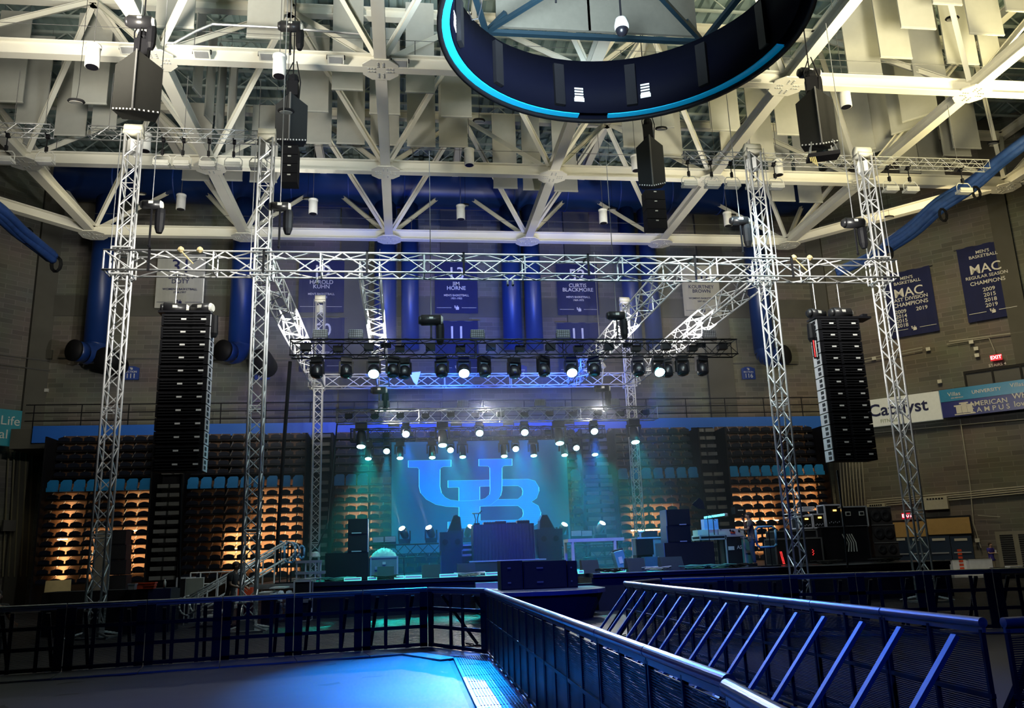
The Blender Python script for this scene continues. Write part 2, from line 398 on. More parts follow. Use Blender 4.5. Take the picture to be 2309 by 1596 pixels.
# ================================================================ banners
def ublogo(par, x, z, s, m, y=-.02, name='emblem'):
    U = [(0,10),(3.6,10),(3.6,9.2),(2.75,9.1),(2.75,5.2),(3.2,4.2),(4.2,4),(7,4),(7,9.1),(6,9.2),(6,10),(8.8,10),(8.8,9.2),(8,9.1),(8,3.2),(3.2,3.2),(1.2,4.2),(.9,5.4),(.9,9.1),(0,9.2)]
    Bp = [(3.4,7.2),(9.8,7.2),(10.9,6.6),(11.1,5.6),(10.6,4.6),(11.2,3.6),(11.2,1.4),(9.8,0),(3.4,0),(3.4,.9),(4.2,1),(4.2,6.2),(3.4,6.3)]
    a = MB(); k = s/10
    for P_ in (U, Bp): a.prism([(x+(p-5.5)*k, z+(q-5)*k) for p, q in P_], y, y+.005)
    return a.build(name, m, par)
def banner(px0, px1, pyt, pyb, lines, mcloth, mlet, label, rz=0, plane=None, rule=True):
    if plane: a = onp(px0, pyb, *plane); b = onp(px1, pyb-(px1-px0)*.12, *plane); tp = onp(px0-25, pyt, *plane)
    else: a = at(px0, pyb, CB-.35); b = at(px1, pyb, CB-.35); tp = at(px0, pyt, CB-.35)
    wd = math.hypot(b.x-a.x, b.y-a.y); hh = tp.z-a.z; c = (a+b)/2
    t = thing('banner', label, 'banner', (c.x, c.y, a.z), rz)
    m_ = MB(); n = 14
    for k in range(n):
        xa, xb = -wd/2+wd*k/n, -wd/2+wd*(k+1)/n
        ya, yb = .02*math.sin(k*1.3), .02*math.sin((k+1)*1.3)
        m_.add([(xa, ya, 0), (xb, yb, 0), (xb, yb, hh), (xa, ya, hh), (xa, ya+.02, 0), (xb, yb+.02, 0), (xb, yb+.02, hh), (xa, ya+.02, hh)],
               [(0, 1, 2, 3), (7, 6, 5, 4), (0, 4, 5, 1), (3, 2, 6, 7)])
    m_.build('cloth', mcloth, t)
    MB().tube((-wd/2-.15, .03, hh), (wd/2+.15, .03, hh), .035, 8).build('pole', GREY, t)
    for s, sz, zz, *xx in lines:
        text(t, s, sz*wd, mlet, (xx[0]*wd if xx else 0), zz*hh, y=-.05, bold=.008)
    if rule:
        MB().bb((-wd*.46, -.05, .1*hh), (-wd*.12, -.045, .106*hh)).bb((wd*.12, -.05, .1*hh), (wd*.46, -.045, .106*hh)).build('rule_line', mlet, t)
        ublogo(t, 0, .103*hh, .1*wd, mlet, -.05)
    return t
def num(n, a, b, sp, yr): return [(n, .42, .76), (a, .13, .565), (b, .13, .48), (sp, .068, .34), (yr, .062, .28)]
banner(348, 458, 572, 694, num('31', 'BRENNA', 'DOTY', "WOMEN'S BASKETBALL", '1994-1997'), BAN, LETN, 'pale retired-number banner 31, left of the second tower')
banner(672, 775, 585, 704, num('19', 'HAROLD', 'KUHN', "MEN'S BASKETBALL", '1939-1942'), NAVY, LETW, 'navy retired-number banner 19 behind the left rear tower')
banner(981, 1078, 590, 706, num('13', 'JIM', 'HORNE', "MEN'S BASKETBALL", '1951-1955'), NAVY, LETW, 'navy retired-number banner 13 at wall centre')
banner(1259, 1352, 594, 710, num('52', 'CURTIS', 'BLACKMORE', "MEN'S BASKETBALL", '1969-1973'), NAVY, LETW, 'navy retired-number banner 52 right of wall centre')
banner(1544, 1628, 598, 712, num('10', 'KOURTNEY', 'BROWN', "WOMEN'S BASKETBALL", '2007-2011'), BAN, LETN, 'pale retired-number banner 10 near the right inner tower')
banner(674, 775, 716, 838, num('50', '', '', "MEN'S BASKETBALL", '1991'), NAVY, LETW, 'navy banner 50 in the lower row behind the black rig')
banner(982, 1080, 723, 842, num('11', '', '', "MEN'S BASKETBALL", '1993'), NAVY, LETW, 'navy banner 11 in the lower row at wall centre')
banner(1262, 1355, 727, 846, num('11', '', '', "MEN'S BASKETBALL", '2001'), NAVY, LETW, 'navy banner 11 in the lower row right of centre')
PR = (1, 1, 72.2)
banner(2010, 2120, 622, 764, [("MEN'S\nBASKETBALL", .1, .85), ('MAC', .29, .66), ('EAST DIVISION', .115, .56), ('CHAMPIONS', .13, .48), ('2009', .12, .38, -.22), ('2019', .12, .38, .22), ('2014', .12, .31, -.22), ('2015', .12, .24, -.22), ('2018', .12, .17, -.22)],
       NAVY, LETW, 'navy MAC East Division Champions banner behind the end of the truss', RW, PR)
banner(2184, 2303, 562, 728, [("MEN'S\nBASKETBALL", .1, .87), ('MAC', .29, .67), ('REGULAR SEASON', .1, .57), ('CHAMPIONS', .12, .49), ('2009', .12, .39), ('2015', .12, .32), ('2018', .12, .25), ('2019', .12, .18)],
       NAVY, LETW, 'navy MAC Regular Season Champions banner, rightmost on the wall', RW, PR)
# section signs
def section(px, py, s, label):
    p = at(px, py, CB-.1); t = thing('section_sign', label, 'sign', (p.x, CB-.12, p.z))
    MB().prism([(-.42, -.36), (.42, -.36), (.42, .3), (.15, .4), (-.15, .4), (-.42, .3)], -.04, .04).build('panel', mat('sign_blue', (.012, .045, .25), .5), t)
    text(t, 'SECTION', .15, LETW, 0, .08, y=-.05); text(t, s, .36, LETW, 0, -.16, y=-.05); ublogo(t, 0, .27, .14, LETW, -.05)
section(296, 842, '111', 'blue SECTION 111 sign right of the leftmost tower')
section(592, 842, '112', 'blue SECTION 112 sign behind the second tower')
section(889, 838, '113', 'dark SECTION sign behind the rear truss at left')
section(1172, 838, '114', 'dark SECTION sign at the middle of the wall')
section(1687, 842, '116', 'blue SECTION 116 sign left of the right inner tower')
# ================================================================ walkway, fascia, railing
ZF = at(900, 986, 43.8).z
struct('trim_1', B((-19.5, 44, ZF-.25), (25.3, CB, ZF+.75)), PLAIN)
o = tag(B((-18.4, 43.8, ZF), (24.2, 44, at(900, 950, 43.8).z)).build('fascia_panel', mat('fascia_blue', (.02, .13, .55), .45, var=.12, scale=.5)), 'long royal blue fascia band below the walkway railing', 'fascia')
rl = thing('walkway_railing', 'dark steel guard railing with three rails above the blue fascia', 'railing', (0, 44.2, ZF+.75))
h = at(900, 905, 44.2).z-(ZF+.75)
for k in range(3):
    z = h*(k+1)/3; MB().tube((-19, 0, z), (24.8, 0, z), .03, 6).build('rail', BLKM, rl)
for k in range(20):
    x = -18.6+k*2.28; MB().tube((x, 0, 0), (x, 0, h), .03, 6).build('post', BLKM, rl)
# ================================================================ right wall furniture
TEALB = mat('sky_blue_panel', (.03, .24, .5), .25); NVP = mat('navy_panel', (.006, .012, .2), .3)
def wallbox(px0, py0, px1, py1, depth, plane, rz, name, label, cat, m, mk=None):
    a = onp(px0, py1, *plane); b = onp(px1, py1-(px1-px0)*(.12 if rz < 0 else -.05), *plane); tp = onp(px0, py0, *plane)
    wd = math.hypot(b.x-a.x, b.y-a.y); hh = tp.z-a.z; c = (a+b)/2
    t = thing(name, label, cat, (c.x, c.y, a.z), rz)
    MB().bb((-wd/2, -depth/2, 0), (wd/2, depth/2, hh)).build('panel', m, t)
    return t, wd, hh
t, wd, hh = wallbox(1905, 910, 2126, 970, .25, (1, 1, 71.7), RW, 'advertising_board', 'white advertising board reading Catalyst on the right wall', 'sign', mat('backlit_white', (.5, .5, .46), .3, emit=.18, ecol=(.9, .95, .8)))
text(t, 'Catalyst', hh*.62, LETN, wd*.08, hh*.56, y=-.15, bold=.02); text(t, 'FITNESS', hh*.17, mat('grey_green', (.35, .4, .25), .6), -.02*wd, hh*.16, y=-.15)
MB().lathe((-wd*.3, -.14, hh*.6), [(.001, 0), (.3, .0), (.3, .01), (.001, .01)], 6, Matrix.Rotation(PI/2, 4, 'X')).build('leaf_mark', mat('leaf_green', (.2, .4, .08), .5), t)
t, wd, hh = wallbox(2128, 880, 2420, 943, .3, (1, 1, 71.7), RW, 'advertising_board', 'navy and sky-blue AMERICAN CAMPUS board at far right', 'sign', NVP)
MB().bb((-wd/2, -.18, hh*.56), (wd/2, -.155, hh)).build('upper_panel', TEALB, t)
text(t, 'AMERICAN', hh*.24, LETW, -wd*.12, hh*.36, y=-.2); text(t, 'C A M P U S', hh*.24, LETW, -wd*.12, hh*.14, y=-.2)
text(t, 'Where\nlove liv', hh*.27, LETW, wd*.17, hh*.32, y=-.2, bold=.01); text(t, 'UNIVERSITY', hh*.17, LETW, -wd*.12, hh*.78, y=-.2)
text(t, 'Villas', hh*.2, LETW, -wd*.38, hh*.8, y=-.2, bold=0); text(t, 'ON RENSCH', hh*.07, LETW, -wd*.36, hh*.66, y=-.2); text(t, 'Villas', hh*.2, LETW, wd*.12, hh*.84, y=-.2, bold=0)
cm = MB()
for k, z in ((-.36, .34), (-.315, .42), (-.27, .34)):
    cm.bb((wd*k-.13, -.2, hh*.1), (wd*k+.13, -.185, hh*z)); cm.bb((wd*k-.22, -.2, hh*z), (wd*k+.22, -.185, hh*(z+.05)))
cm.bb((-wd*.4, -.2, hh*.04), (-wd*.23, -.185, hh*.08)).build('column_emblem', LETW, t)
t, wd, hh = wallbox(-160, 905, 40, 992, .25, (-1, 1, 64.2), LW, 'advertising_board', 'teal advertising board with white lettering cut by the left edge', 'sign', mat('teal_panel', (.02, .16, .2), .3, emit=.05, ecol=(.05, .5, .6)))
text(t, 'Life', hh*.36, LETW, wd*.5-.05, hh*.68, y=-.15, align='RIGHT', bold=0); text(t, 'Hospital', hh*.36, LETW, wd*.5-.55, hh*.3, y=-.15, align='RIGHT', bold=.0)
# exit signs
def exit_sign(p, rz, label):
    t = thing('exit_sign', label, 'sign', p, rz)
    MB().bb((-.28, -.05, -.16), (.28, .05, .16)).build('housing', mat('exit_red', (.35, .0, .01), .4, emit=.5, ecol=(1, .0, .03)), t)
    text(t, 'EXIT', .26, mat('exit_letters', (1, .5, .55), .4, emit=5, ecol=(1, .35, .4)), 0, 0, y=-.06, bold=.01)
    MB().tube((0, 0, .16), (0, 0, .5), .02).build('stem', GREY, t)
p = onp(2246, 806, 1, 1, 71.9); exit_sign(p, RW, 'red lit EXIT sign above the dark opening at right')
p = onp(2046, 1163, 1, 1, 71.9); exit_sign(p, RW, 'small red EXIT sign seen through the rightmost tower')
t = thing('wayfinding_sign', 'small white lettering reading STAIRS 4 under the exit sign', 'sign', onp(2249, 822, 1, 1, 72.2), RW)
text(t, 'STAIRS 4', .22, LETW, 0, 0, y=0, bold=.01)
t, wd, hh = wallbox(2180, 838, 2420, 880, .2, (1, 1, 72.1), RW, 'concourse_opening', 'dark framed opening in the wall above the navy board', 'opening', mat('opening_dark', (.035, .036, .032), .5))
m_ = MB().bb((-wd/2, -.2, hh-.15), (wd/2, -.05, hh))
for k in range(4): m_.box((-wd/2+.05+k*wd*.27, -.13, hh/2), (.1, .12, hh))
m_.build('frame', BLK, t)
t, wd, hh = wallbox(2090, 1170, 2190, 1206, .12, (1, 1, 72.1), RW, 'transom_board', 'tan board over the double door, right of the tower', 'board', TAN); MB().bb((-wd/2-.08, .0, -.1), (wd/2+.08, .05, hh+.1)).build('frame', BLK, t)
t, wd, hh = wallbox(2012, 1178, 2088, 1212, .12, (1, 1, 72.1), RW, 'transom_board', 'tan board over the doors, left and behind the tower', 'board', TAN); MB().bb((-wd/2-.08, .0, -.1), (wd/2+.08, .05, hh+.1)).build('frame', BLK, t)
DOORB = mat('door_navy', (.008, .02, .05), .4)
for i, (a, b) in enumerate([(2010, 2048), (2050, 2088), (2092, 2140), (2142, 2190)]):
    pa = onp(a, 1210, 1, 1, 72.15); pb = onp(b, 1208-(b-a)*.03, 1, 1, 72.15); c = (pa+pb)/2; wd = math.hypot(pb.x-pa.x, pb.y-pa.y)
    d = bpy.data.objects.new('door_%d' % (i+1), None); COL.objects.link(d); d.location = (c.x, c.y, 0); d.rotation_euler = (0, 0, RW); d['kind'] = 'structure'
    MB().bb((-wd/2, -.05, 0), (wd/2, .05, c.z)).build('door_leaf', DOORB, d); MB().bb((-wd*.3, -.1, c.z-.25), (wd*.3, -.05, c.z-.12)).build('closer', OFFW, d)
    MB().bb((-wd*.4, -.12, 1.0), (wd*.4, -.06, 1.06)).build('push_bar', ALUD, d)
for (a, b, c_, d_, lab) in ((2086, 1122, 2140, 1150, 'beige wall heater cabinet under the conduits, right of the tower'), (1960, 1136, 2000, 1165, 'beige wall heater cabinet half behind the speaker stack')):
    t, wd, hh = wallbox(a, b, c_, d_, .4, (1, 1, 72), RW, 'heater_cabinet', lab, 'heater', mat('beige_metal', (.42, .40, .31), .5))
    m_ = MB()
    for k in range(6): m_.box((-wd*.3+k*wd*.12, -.21, hh*.85), (wd*.08, .02, hh*.12))
    m_.build('grille_slots', BLK, t)
t, wd, hh = wallbox(2258, 1198, 2420, 1290, .1, (1, 1, 72.1), RW, 'louvred_shutter', 'beige louvred steel shutter at the right edge', 'shutter', mat('shutter', (.2, .19, .15), .6))
m_ = MB()
for c_ in range(7):
    for k in range(16):
        m_.box((-wd/2+.5+c_*.85, -.06, .2+k*(hh-.3)/16), (.6, .03, .07))
m_.build('louvre_slots', BLK, t)
def wallrun(pts, plane, r, name, label, n=5, m=None):
    m_ = MB(); m_.path([onp(x, y, *plane) for x, y in pts], r, n); return tag(m_.build(name, m or mat('conduit_grey', (.38, .37, .32), .5)), label, 'pipe')
PC = (1, 1, 72.2)
wallrun([(1935, 812), (2080, 783)], PC, .03, 'conduit', 'thin conduit on the wall between tower and EXIT sign, upper run')
wallrun([(1935, 818), (2080, 789)], PC, .03, 'conduit', 'thin conduit just below the upper run on right wall')
wallrun([(2140, 770), (2309, 748), (2400, 735)], PC, .04, 'conduit', 'conduit run below the rightmost banner')
wallrun([(2135, 776), (2230, 762), (2245, 796)], PC, .025, 'conduit', 'conduit dropping to the red EXIT sign')
for k in range(4):
    wallrun([(1955, 1128+k*5), (2040, 1121+k*5), (2170, 1110+k*5), (2400, 1088+k*5)], PC, .035, 'conduit', 'long conduit in the bundle above the wall heaters')['group'] = 'conduit bundle above the heaters'
wallrun([(2165, 945), (2188, 1098), (2195, 1180), (2212, 1235)], PC, .03, 'conduit', 'vertical conduit falling below the navy board')
wallrun([(2255, 1165), (2205, 1162)], PC, .02, 'conduit', 'short conduit beside the wall pilaster at right')
wallrun([(1950, 978), (2120, 962), (2309, 945), (2420, 932)], PC, .025, 'conduit', 'thin conduit just under the advertising boards')
for k in range(8):
    x = 1893+k*7.2
    wallrun([(x, 1040), (x+11, 1185)], (1, 1, 72.0), .04, 'riser_pipe', 'vertical pipe in the riser bank under the right speaker hang', m=mat('riser', (.3, .29, .24), .5))['group'] = 'riser pipe bank'
for px, py, lab in ((2093, 787, 'under the left champions banner'), (2190, 771, 'below the gap between the champions banners'), (1971, 808, 'left of the rightmost tower'), (2201, 786, 'upper of two beside the exit sign'), (2203, 801, 'lower of two beside the exit sign'), (2119, 860, 'above the white board'), (1836, 878, 'above the railing right of the towers'), (2204, 1218, 'beside the double doors')):
    p = onp(px, py, 1, 1, 72.2); o = MB().box(p, (.22, .12, .2), RW).build('junction_box', OFFW); tag(o, 'small pale junction box '+lab, 'box')
p = at(106, 799, CB-.1); tag(MB().box(p, (.55, .15, .5)).build('junction_box', PLAIN), 'grey wall box left of the leftmost duct nozzle', 'box')
p = at(105, 880, CB-.1); tag(MB().box(p, (.18, .15, .18)).build('junction_box', OFFW), 'tiny pale box on back wall above the left railing', 'box')
PLF = (-1, 1, 66.2)
for k, px in enumerate((12, 25, 38, 52, 66)):
    m_ = MB(); m_.path([onp(px+8, 1010, *PLF), onp(px-6, 1300, *PLF)], .04, 5); tag(m_.build('riser_pipe', mat('riser_l', (.22, .2, .13), .5)), 'vertical pipe on the left wall below the teal board', 'pipe', 'pipes on the left wall')
p = onp(20, 1185, -1, 1, 66); tag(MB().box(p, (.6, .25, .55), LW).build('junction_box', GREY), 'grey electrical box on the left wall pipes', 'box')
for px, py0, py1 in ((0, 800, 812), (0, 822, 835)):
    m_ = MB(); m_.path([onp(px, py0, *PLF), onp(130, py0+16, *PLF)], .03, 5); tag(m_.build('conduit', GREY), 'thin conduit across the left wall at balcony height', 'pipe', 'conduits on the left wall')
m_ = MB(); m_.path([at(130, 800+6, CB-.1), at(700, 812, CB-.1)], .03, 5).path([at(700, 812, CB-.1), at(1800, 820, CB-.1)], .03, 5)
tag(m_.build('conduit', GREY), 'long thin conduit along the back wall under the nozzles', 'pipe')
# ================================================================ retractable seating
ROWH = .43; ZB = 1.05; BY = 42.0
SECT = [(-16.9, -12.1, 'far left'), (-10.5, -4.9, 'second from the left'), (-3.5, 9.0, 'behind the video screen'), (10.9, 15.3, 'right of the screen'), (16.9, 22.3, 'far right')]
AISLE = [(-11.9, -10.7), (-4.7, -3.7), (9.2, 10.7), (15.5, 16.7)]
WOOD = mat('riser_wood', (.10, .05, .025), .55, var=.3, scale=1.2)
SEATD = mat('dark_seat', (.006, .009, .02), .45, spec=.25); SEATB = mat('blue_seat', (.02, .24, .6), .4)
STEP = mat('step_grey', (.12, .125, .125), .6)
NROW = 16; BLUEROW = 10
def rowz(i): return ZB + ROWH*i + (.28 if i > BLUEROW else 0)
def rowy(i): return BY + .035*i + (.5 if i > BLUEROW else 0)
for a, b, nm in SECT:
    t = thing('retractable_bleacher', 'closed bank of retractable seating with wooden risers, '+nm, 'bleacher', (0, 0, 0))
    for i in range(NROW):
        z, y = rowz(i), rowy(i)
        MB().bb((a, y+.05, z-.02), (b, y+.32, z+.06)).build('row_deck', BLKM, t)
        m_ = MB(); x = a
        while x < b-.1:
            e = min(b, x+1.7); m_.bb((x+.03, y+.62, z+.08), (e-.03, y+.66, z+ROWH-.03)); x += 1.75
        m_.build('riser_board', WOOD, t)
        m_ = MB(); x = a+.1
        while x < b:
            m_.bar((x, y+.1, z), (x+.05, y+.55, z+.4), .03); x += .57
        m_.build('seat_brackets', ALUD, t)
    MB().bb((a, BY+1.75, .1), (b, BY+1.85, rowz(NROW)-.1)).build('backing_sheet', BLK, t)
    for x in (a-.06, b+.06): MB().bb((x-.04, BY-.1, 0), (x+.04, BY+1.7, rowz(NROW)-.3)).build('end_panel', BLK, t)
for (a, b), lab in zip(AISLE, ('left of the left speaker hang', 'behind the left rear tower', 'right of the video screen', 'near the right inner tower')):
    t = thing('aisle_stair', 'stack of pale closed aisle steps in the seating, '+lab, 'stairs', (0, 0, 0))
    MB().bb((a, BY+1.3, .1), (b, BY+1.4, rowz(NROW)-.1)).build('backing_sheet', BLK, t)
    for i in range(NROW):
        z, y = rowz(i), rowy(i); m_ = MB()
        mid = (a+b)/2
        m_.bb((a+.05, y-.05, z+.04), (mid-.05, y+.3, z+.22)).bb((mid+.05, y-.05, z+.04), (b-.05, y+.3, z+.22)); m_.build('step', STEP, t)
# seats
def seat_proto(m, blue):
    t = thing('stadium_seat', 'x', 'seat', (0, 0, 0))
    w, h = (.50, .56) if blue else (.50, .22)
    n = 6
    if blue: poly = [(-w/2, 0), (w/2, 0), (w/2, h-.06), (w/2-.05, h), (-w/2+.12, h), (-w/2, h-.12)]
    else: poly = [(-w/2, 0), (w/2, 0)] + [(w/2-w*k/n, .12+.09*math.sin(PI*(k+.35)/(n+.7))) for k in range(n+1)]
    MB().prism(poly, -.05, 0).build('backrest', m, t)
    MB().bb((-w/2, -.14, 0), (w/2, -.05, h*.35)).build('folded_seat', m, t)
    return t
sd = seat_proto(SEATD, False); sb = seat_proto(SEATB, True); first = {'d': True, 'b': True}
rest = MB(); cnt = 0
NR = {0: 'lowest', 1: 'second lowest'}
for si, (a, b, nm) in enumerate(SECT):
    n = int((b-a)/.56); p = (b-a)/n
    for i in range(NROW):
        z, y = rowz(i)+.06, rowy(i)+.1
        for k in range(n):
            x = a+p*(k+.5); blue = i == BLUEROW
            hid = nm == 'behind the video screen' and -1.6 < x < 8.2
            if blue:
                if hid: continue
                lab = 'folded bright blue seat in the middle row, section '+nm; L = (x, y-.15, z-.1); P_, g = sb, 'blue seats, section '+nm
                if first['b']: first['b'] = False; sb.location = L; sb['label'] = lab; sb['group'] = g; continue
                dup(sb, L, 0, lab, g); continue
            vis = not hid and (4 <= i <= 9) and si != 2
            if vis and cnt < 300:
                cnt += 1; lab = 'dark folded seat below the blue row, section '+nm; g = 'dark seats, section '+nm
                if first['d']: first['d'] = False; sd.location = (x, y, z); sd['label'] = lab; sd['group'] = g; continue
                dup(sd, (x, y, z), 0, lab, g)
            elif not hid or True:
                rest.M = Matrix.Translation((x, y, z)); w = .5
                rest.prism([(-w/2, 0), (w/2, 0), (w/2, .14), (w/4, .19), (0, .21), (-w/4, .19), (-w/2, .14)], -.1, 0)
rest.M = Matrix.Identity(4)
o = rest.build('stadium_seats', SEATD, None, kind='stuff'); tag(o, 'mass of remaining dark folded seats across all seating banks', 'seats')
# warm work lights burning inside the seating banks
WORK = mat('work_tube', (1, .8, .5), .5, emit=25, ecol=(1, .62, .28))
def work(x, z, e, w, sy, lab):
    t = thing('work_light', lab, 'lamp', (x, BY+.42, z))
    MB().tube((-w/2, 0, 0), (w/2, 0, 0), .018, 6).build('tube', WORK, t); MB().bb((-w/2, .02, .01), (w/2, .06, .04)).build('housing', WHITE, t)
    o = lamp('AREA', 'work_lamp', (x, BY+.52, z), (x, BY+1.2, z), e*1.25, (1, .62, .28), w, sy=sy); return t
for x, z, e, w, sy, lab in ((-16.0, 3.1, 70, .45, 4, 'warm work light inside the left end of the seating'), (-14.3, 2.4, 40, 1.2, 2.2, 'warm work light behind the leftmost tower low in the seating'),
                   (-12.8, 3.4, 70, 1.1, 3.8, 'warm work light right of the leftmost tower in the seating'), (-8.0, 2.4, 80, 1.2, 1.8, 'brightest warm work light between the two left towers'),
                   (-6.2, 3.2, 170, 2.1, 4, 'warm work light left of the left rear tower'), (-2.2, 3.2, 60, 1.3, 3.8, 'warm work light just left of the video screen'),
                   (12.8, 2.7, 90, 2.6, 2.6, 'warm work light behind the black stage speakers at right'), (18.2, 3.0, 170, 2.6, 3.2, 'warm work light behind the person on stage'),
                   (20.7, 4.1, 60, .45, 3, 'warm work light right of the right inner tower'), (21.7, 4.1, 45, .4, 3, 'warm work light at the right end of the seating')):
    work(x, z, e, w, sy, lab)
# ================================================================ trusses
XC, WI, WO, YT, YR, ZT, HTW = 3.4255, 7.338, 3.665, 22.5, 38.17, 9.71, 13.77
XA, XB, XD, XE = XC-WI-WO, XC-WI, XC+WI+WO, XC+WI
def zig(mb, L, a, b, pitch, r, ax='x'):
    n = max(1, round(L/pitch)); p = L/n
    for k in range(n):
        u, v_ = (a, b) if k % 2 == 0 else (b, a)
        mb.tube((k*p, *u), ((k+1)*p, *v_), r, 5, cap=False)
def truss_parts(par, L, w, h, pitch, m, rc=.025, rb=.012, skip=0):
    """square truss along local X from 0 to L, centred on the axis"""
    cs = [(-w/2, -h/2), (w/2, -h/2), (w/2, h/2), (-w/2, h/2)]
    for c_ in cs: MB().tube((0, *c_), (L, *c_), rc, 8).build('chord', m, par, True)
    br = MB()
    for i in range(4): zig(br, L, cs[i], cs[(i+1) % 4], pitch, rb)
    n = max(1, round(L/3.0)); q = L/n
    for k in range(n+1):
        x = min(max(k*q, rc), L-rc); ends = MB()
        for i in range(4): ends.tube((x, *cs[i]), (x, *cs[(i+1) % 4]), rb*1.2, 5, cap=False)
        ends.build('end_frame', m, par)
    br.build('bracing', m, par)
    return par
def tower(loc, label, proto=[None]):
    if proto[0] is not None: return dup(proto[0], loc, 0, label)
    t = thing('truss_tower', label, 'tower', loc); w = .36; hh = HTW-.25
    cs = [(-w/2, -w/2), (w/2, -w/2), (w/2, w/2), (-w/2, w/2)]
    for c_ in cs: MB().tube((*c_, .25), (*c_, hh), .030, 8).build('chord', ALU, t, True)
    br = MB(); n = round((hh-.3)/.37); p = (hh-.3)/n
    for i in range(4):
        a, b = cs[i], cs[(i+1) % 4]
        for k in range(n):
            u, v_ = (a, b) if (k+i) % 2 == 0 else (b, a)
            br.tube((*u, .3+k*p), (*v_, .3+(k+1)*p), .016, 5, cap=False)
        for z in (.3, 2.4, 2.5, 5.6, 5.7, 9.0, 12.0): br.tube((*a, z), (*b, z), .0125, 5, cap=False)
    br.build('bracing', ALU, t)
    m_ = MB().bb((-.45, -.45, 0), (.45, .45, .04)).bb((-.2, -.2, .04), (.2, .2, .28))
    for a in range(4):
        c_, s_ = math.cos(a*PI/2+PI/4), math.sin(a*PI/2+PI/4)
        m_.tube((c_*.25, s_*.25, .15), (c_*.7, s_*.7, .05), .03, 6)
    m_.build('base_plate', ALUD, t)
    MB().tube((-.24, 0, hh+.18), (.24, 0, hh+.18), .17, 14).bb((-.24, -.2, hh), (.24, .2, hh+.1)).build('roller_head', mat('cream_metal', (.78, .75, .6), .35), t, True)
    ch = MB()
    for s in (-1, 1):
        z = hh+.1; ch.path([(s*.27, -.22, z), (s*.27, -.26, ZT+.3)], .012, 5)
    ch.build('hoist_chain', ALUD, t)
    MB().box((0, 0, hh-.35), (.3, .3, .35), PI/4).build('chain_bag', WHITE, t)
    sl = MB()
    for z in (ZT-.38, ZT+.38):
        for i in range(4):
            a, b = [(q[0]*1.45, q[1]*1.45) for q in (cs[i], cs[(i+1) % 4])]
            sl.tube((*a, z), (*b, z), .022, 6)
    for c_ in cs: sl.tube((c_[0]*1.45, c_[1]*1.45, ZT-.38), (c_[0]*1.45, c_[1]*1.45, ZT+.38), .022, 6)
    sl.build('sleeve_block', ALU, t)
    proto[0] = t; return t
tower((XA, YT, 0), 'leftmost tall silver truss tower standing left of the speaker hang')
tower((XB, YT, 0), 'second silver truss tower from the left')
tower((XE, YT, 0), 'tall silver truss tower left of the right speaker hang')
tower((XD, YT, 0), 'rightmost tall silver truss tower, right of the right speaker hang')
tower((XB, YR, 0), 'thin-looking rear truss tower left of the video screen')
tower((XE, YR, 0), 'thin-looking rear truss tower right of the video screen')
T5 = .56
def htruss(loc, L, rz, label, m=ALU, w=T5, h=T5, pitch=.78, group=None, rc=.029, rb=.019):
    t = thing('box_truss', label, 'truss', loc, rz, group); truss_parts(t, L, w, h, pitch, m, rc, rb); return t
t = htruss((XA-.45, YT, ZT), (XD-XA)+.9, 0, 'long front silver box truss spanning all four front towers')
for x in (1.2, 4.2, 7.0, 9.7, 13.3, 16.5, 19.5):
    MB().bb((x-.03, -.33, -.33), (x+.03, -.3, .33)).bb((x-.03, -.33, .3), (x+.03, .33, .33)).build('strap', BLK, t)
hk = MB()
for x in (5.6, 11.0, 11.15, 16.0, 18.9):
    hk.tube((x, .2, -.28), (x, .2, -.42), .03, 6).lathe((x, .2, -.46), [(.01, -.05), (.05, 0), (.01, .05)], 8)
hk.build('shackle', ALUD, t)
for x, lab in ((2.0, 'left end of the front truss'), (19.6, 'right end of the front truss')):
    m_ = MB()
    for dx in (0, .5): m_.lathe((XA-.45+x+dx, YT-.28, ZT+.3), [(.02, -.08), (.1, -.02), (.07, .06), (.02, .1)], 8)
    m_.tube((XA-.45+x, YT-.3, ZT+.28), (XA+x-.1, YT-.3, ZT-.1), .02)
    tag(m_.build('rope_sling', mat('hemp', (.45, .36, .18), .9)), 'tan rope slings knotted near the '+lab, 'sling')
LS = YR-YT-T5
htruss((XB, YT+T5/2+.02, ZT), LS, PI/2, 'left side truss running back from second tower, brightly lit')
htruss((XE, YT+T5/2+.02, ZT), LS, PI/2, 'right side truss running back from inner right tower, brightly lit')
htruss((-.98, YT+T5/2+.02, ZT), LS, PI/2, 'inner left truss running back above the black rig')
htruss((7.98, YT+T5/2+.02, ZT), LS, PI/2, 'inner right truss running back behind a hoist')
htruss((XB-.45, YR, ZT), XE-XB+.9, 0, 'rear silver cross truss between the two rear towers')
# folded cloth and sling on the rear truss
p = at(935, 852, YR-.32); tag(MB().prism([(-.25, .25), (.28, .3), (.1, -.35), (-.05, -.2)], 0, .04).build('cloth_scrap', WHITE), 'white cloth scrap draped on the rear cross truss', 'cloth').location = p
p = at(1360, 825, YR-.3); m_ = MB(); m_.lathe((0, 0, 0), [(.02, -.15), (.16, -.05), (.1, .08), (.02, .2)], 8).tube((0, 0, -.1), (-.1, 0, -.9), .03)
o = tag(m_.build('rope_bundle', mat('hemp2', (.4, .36, .2), .9)), 'small tan rope bundle on the rear cross truss', 'rope'); o.location = p
